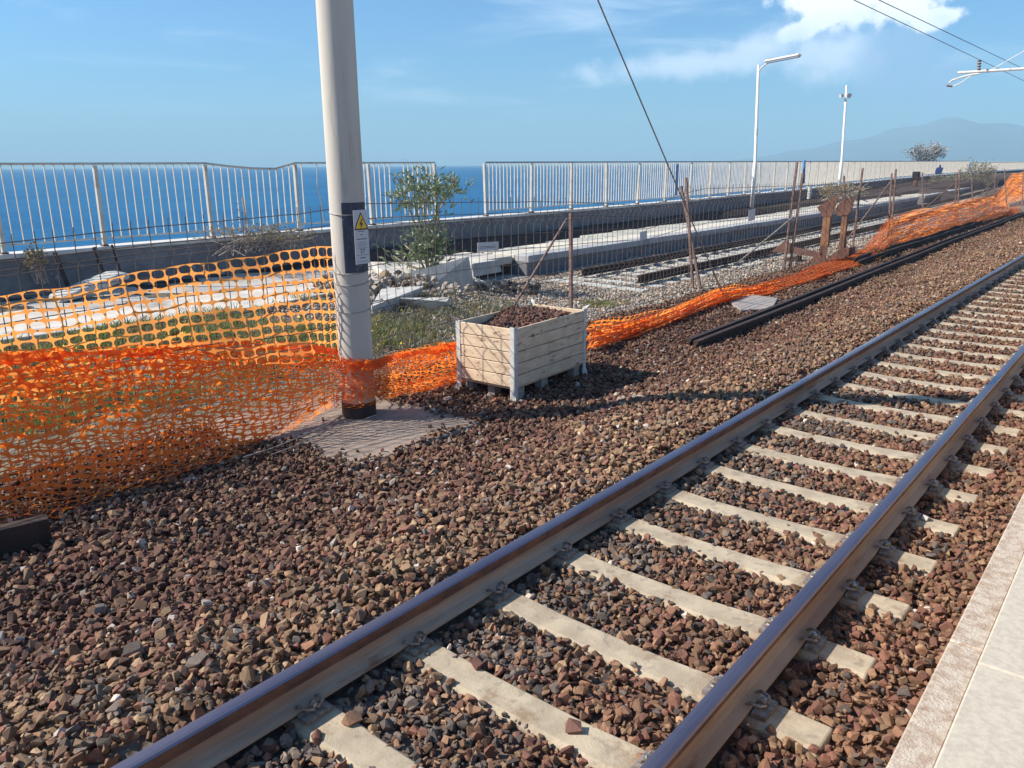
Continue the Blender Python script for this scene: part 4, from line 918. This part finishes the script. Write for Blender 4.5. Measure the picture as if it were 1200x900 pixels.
# weeds on the verge
def in_view_ground(x0, x1, y0, y1, n, cond):
    out = []
    while len(out) < n:
        x, y = random.uniform(x0, x1), random.uniform(y0, y1)
        if cond(x, y): out.append((x, y))
    return out
def weeds(name, label, spots, mats, hmin, hmax, nb, spread=.06, wd=.006):
    q = MB()
    for x, y in spots:
        z = Z(x, y); kx = 0 if random.random() < .72 else 1; g_ = random.uniform(.6, 1.2)
        for _ in range(nb):
            p = Vector((x+random.gauss(0,spread), y+random.gauss(0,spread), z-.01)); h_ = random.uniform(hmin, hmax)*g_; l_ = Vector((random.gauss(0,.45), random.gauss(0,.45), 1)).normalized()
            a = Vector((random.gauss(0,1), random.gauss(0,1), 0)).normalized()*random.uniform(.6,1.4)*wd
            m_ = p+l_*h_*.55; e_ = p+l_*h_+Vector((l_.x, l_.y, -.25))*h_*.3
            q.add([p-a, p+a, m_+a*.9, m_-a*.9, e_], [(0,1,2,3),(3,2,4)], kx)
            if random.random() < .35: q.add([m_, m_+a*4+Vector((0,0,.01)), m_+a*3+Vector((0,0,.035))], [(0,1,2)], kx)
    return tag(q.build(name, mats), label, 'weeds', kind='stuff')
f1 = lambda x, y: math.sin(x*1.9+y*.7)+math.sin(y*1.7-x*1.1)+random.gauss(0,.5) > -.6
weeds('verge_weeds', 'low green and dry weeds on the verge behind the netting', in_view_ground(-10.9, -7.9, .8, 8.0, 1300, f1), ['grass','drygrass'], .06, .20, 14, .07)
weeds('pale_weeds', 'pale green weeds in the gravel between rubble and planter', in_view_ground(-9.9, -7.2, 7.2, 10.6, 420, lambda x, y: f1(x, y) and random.random() < 1.4-(y-7.2)*.3), ['leafgrey','drygrass'], .06, .18, 12, .08)
weeds('gravel_grass', 'small patch of grass in the grey gravel beyond the planter', [(onz(random.gauss(703,9), random.gauss(357,2.5), -.3).x, onz(random.gauss(703,9), random.gauss(357,2.5), -.3).y) for _ in range(70)], ['grass','drygrass'], .05, .12, 10, .05)
q = MB()
for x, y in in_view_ground(-10.2, -7.4, 1.2, 10, 110, lambda x, y: True):
    c_ = Vector((x, y, Z(x, y)+random.uniform(.10,.2))); 
    for _ in range(3): blade_leaf(q, c_, Vector((random.gauss(0,1), random.gauss(0,1), .8)), .035, .012)
tag(q.build('yellow_flowers', 'flower'), 'tiny yellow flowers scattered over the verge weeds', 'flowers', kind='stuff')
def drybush(name, label, c_, r, h_, n, mats=('drystem',), leaf=None, nl=0, wire=.004):
    t = thing(name, label, 'bush', c_); q = MB(); l = MB()
    for _ in range(n):
        a = random.uniform(0, 6.28); k_ = random.uniform(.3, 1); e = Vector((math.cos(a)*r*k_, math.sin(a)*r*k_, h_*random.uniform(.5,1)*(1.15-.4*k_))); m_ = e*.5+Vector((random.gauss(0,.08*r), random.gauss(0,.08*r), .1*h_))
        s0 = Vector((random.gauss(0,.35*r), random.gauss(0,.35*r), 0)); q.tube([c_+s0, c_+s0*.5+m_, c_+e], [wire*2, wire*1.4, wire], 4, caps=False)
        for _ in range(3):
            e2 = e+Vector((random.gauss(0,.22*r), random.gauss(0,.22*r), random.gauss(.08*h_,.12*h_))); q.tube([c_+m_.lerp(e, random.uniform(.2,.9)), c_+e2], [wire, wire*.6], 3, caps=False)
            for _ in range(nl): blade_leaf(l, c_+e.lerp(e2, random.random())+Vector((random.gauss(0,.05*r),)*3), Vector((random.gauss(0,1), random.gauss(0,1), random.gauss(.3,1))), .06*max(1, r*1.3), .02*max(1, r*1.3))
    tag(q.build('twigs', mats[0], t), kind='stuff')
    if leaf and l.f: tag(l.build('foliage', leaf, t), kind='stuff')
for (x, y, X, r, h_, lab) in ((48,332,-14.1,.16,.55,'spiky dry plant against the parapet at the far left'),(280,296,-14.15,.75,.50,'brown dry bush sprawling over the parapet under the bent railing'),(330,292,-14.15,.60,.45,'small dry bush beside the brown one on the parapet')):
    c_ = onx(x, y, X); drybush('dry_bush', lab, c_, r, h_, 45, leaf='drygrass', nl=2)
c_ = onx(288, 283, -14.2); q = MB(); q.tube([c_, c_+Vector((0,.05,.45)), c_+Vector((.03,.0,.85))], .02, 5)
for _ in range(22): blade_leaf(q, c_+Vector((random.gauss(0,.06), random.gauss(0,.06), random.uniform(.1,.8))), Vector((random.gauss(0,1), random.gauss(0,1), .5)), .06, .014, 1)
tag(q.build('purple_weed', ['drystem','pink']), 'single upright purplish weed in front of the bent railing', 'weed')
for (x, y, X, r, h_, lab, lf, nl) in ((1145,222,-14.5,1.5,2.3,'grey green bush in front of the railing at the far right','leafgrey',5),(1105,222,-16.5,1.3,1.3,'low dark bush left of the grey green one','leafgrey',5),(1128,222,-15.5,2.2,1.2,'low scrub between the two far bushes','leafgrey',5),(985,236,-13.0,1.2,.8,'yellowish weeds on the old platform behind the buffer stop','drygrass',5)):
    drybush('far_bush', lab, onx(x, y, X), r, h_, 60, leaf=lf, nl=nl, wire=.012)
c_ = onx(1084, 194, -26); drybush('pale_tree', 'bare pale tree crown rising above the far railing', c_, 2.3, 2.5, 80, mats=('twig',), leaf='twig', nl=6, wire=.02)
# odds and ends
for (x0, y0, x1, y1, lab) in ((64,296,80,336,'leftmost of three short rusty stakes leaning at the parapet'),(110,290,123,326,'middle short rusty stake leaning at the parapet'),(131,287,144,328,'rightmost, thinnest short stake leaning at the parapet')):
    q = MB(); q.tube([onx(x1, y1, -13.9), onx(x0, y0, -14.1)], .035 if x0 < 130 else .022, 7); tag(q.build('leaning_stake', 'oldrail'), lab, 'stake')
for (pts, X, lab) in ((((700,262),(760,254),(815,246)), -13.9, 'thin pale pipe lying along the foot of the parapet'),(((885,247),(930,243),(985,238)), -14.0, 'second pipe lying along the parapet further right')):
    q = MB(); q.tube([onz(x, y, -.1) for x, y in pts], .03, 6); tag(q.build('lying_pipe', 'guy'), lab, 'pipe')
sg = thing('signal_stand', 'small black box on a rusty stand behind the mesh fence', 'signal', onz(1071, 226, -.1)); bz = onz(1071, 226, -.1)
MB().tube([bz, ony(1074, 209, bz.y)], .14, 7).build('stand', 'rust', sg); a0 = ony(1069, 210, bz.y); a1 = ony(1080, 201, bz.y)
MB().box((a0.x, bz.y-.2, a0.z), (a1.x-.1, bz.y+.2, a1.z)).build('box', 'paintblack', sg, bevel=.05)
xg = onx(1100, 200, -20.3)
q = MB(); q.prism([(parx(xg.y+d)+.12, xg.y+d, z) for d, z in ((-1.9,.85),(1.3,.9),(2.1,1.5),(1.0,1.55),(.4,1.9),(-.8,1.5),(-1.5,1.6),(-2.2,1.2))], (.02, 0, 0)); tag(q.build('spray_painted_panel', 'bluegraf'), 'blue violet spray painted patch on the far railing', 'painted panel')
# little loose stones sitting on sleepers
for i, (x, y, r, lab) in enumerate(((558,778,.022,'dark stone sitting on the sleeper left of the others'),(672,852,.026,'stone resting on a pale sleeper near the bottom edge'),(1085,607,.02,'pale chip beside the right rail'))):
    c_ = onz(x, y, -.175); o = chunk('loose_stone', lab, c_, (r*2.4, r*2, r*1.6), (10, 20, 40*i), 30+i, 'rust' if i < 2 else 'rubble'); o['category'] = 'stone'
for i, (x, y) in enumerate(((797,772),(900,640),(933,590),(1160,395))):
    pass
# far earth banks and clutter beyond the siding
q = MB(); 
for (cx_, cy_, rx, ry_, h_) in ((-13.5,62,2.2,9,.75),(-16.2,75,2.2,14,1.0),(-10.5,72,2.0,10,.7),(-15.5,100,4.5,22,1.3),(-9.5,100,3.5,22,1.1)):
    m_, n_ = 18, 26; v0 = len(q.v)
    for i in range(n_+1):
        for j in range(m_+1):
            a, b_ = -1+2*i/n_, -1+2*j/m_; rr = min(1, math.hypot(a, b_)); z = -.45 + h_*(math.cos(rr*math.pi)+1)/2*(1+.15*math.sin(a*9+cx_)*math.sin(b_*7)) + .0
            q.v.append((cx_+b_*rx, cy_+a*ry_, z))
    for i in range(n_):
        for j in range(m_): q.f.append((v0+i*(m_+1)+j, v0+(i+1)*(m_+1)+j, v0+(i+1)*(m_+1)+j+1, v0+i*(m_+1)+j+1)); q.mi.append(0)
MT['bank'] = material('dark_earth_bank', (.06,.042,.034), (.11,.08,.062), 1.5, .95, bump=.8, bscale=6, c3=(.06,.05,.035), s3=1)
tag(q.build('earth_banks', 'bank', smooth=True), kind='structure')
# ------------------------------------------------------------------ haze
hm = bpy.data.materials.new('sea_haze'); hm.use_nodes = True; t = hm.node_tree; t.nodes.clear()
vo = t.nodes.new('ShaderNodeVolumePrincipled'); vo.inputs['Color'].default_value = (.50,.81,1.0,1); vo.inputs['Density'].default_value = 1.9e-4; vo.inputs['Anisotropy'].default_value = .0
ou = t.nodes.new('ShaderNodeOutputMaterial'); t.links.new(vo.outputs[0], ou.inputs['Volume'])
q = MB(); q.box((-14500,-9500,-9), (14500,14500,430)); hb = q.build('haze', hm); tag(hb, kind='stuff')
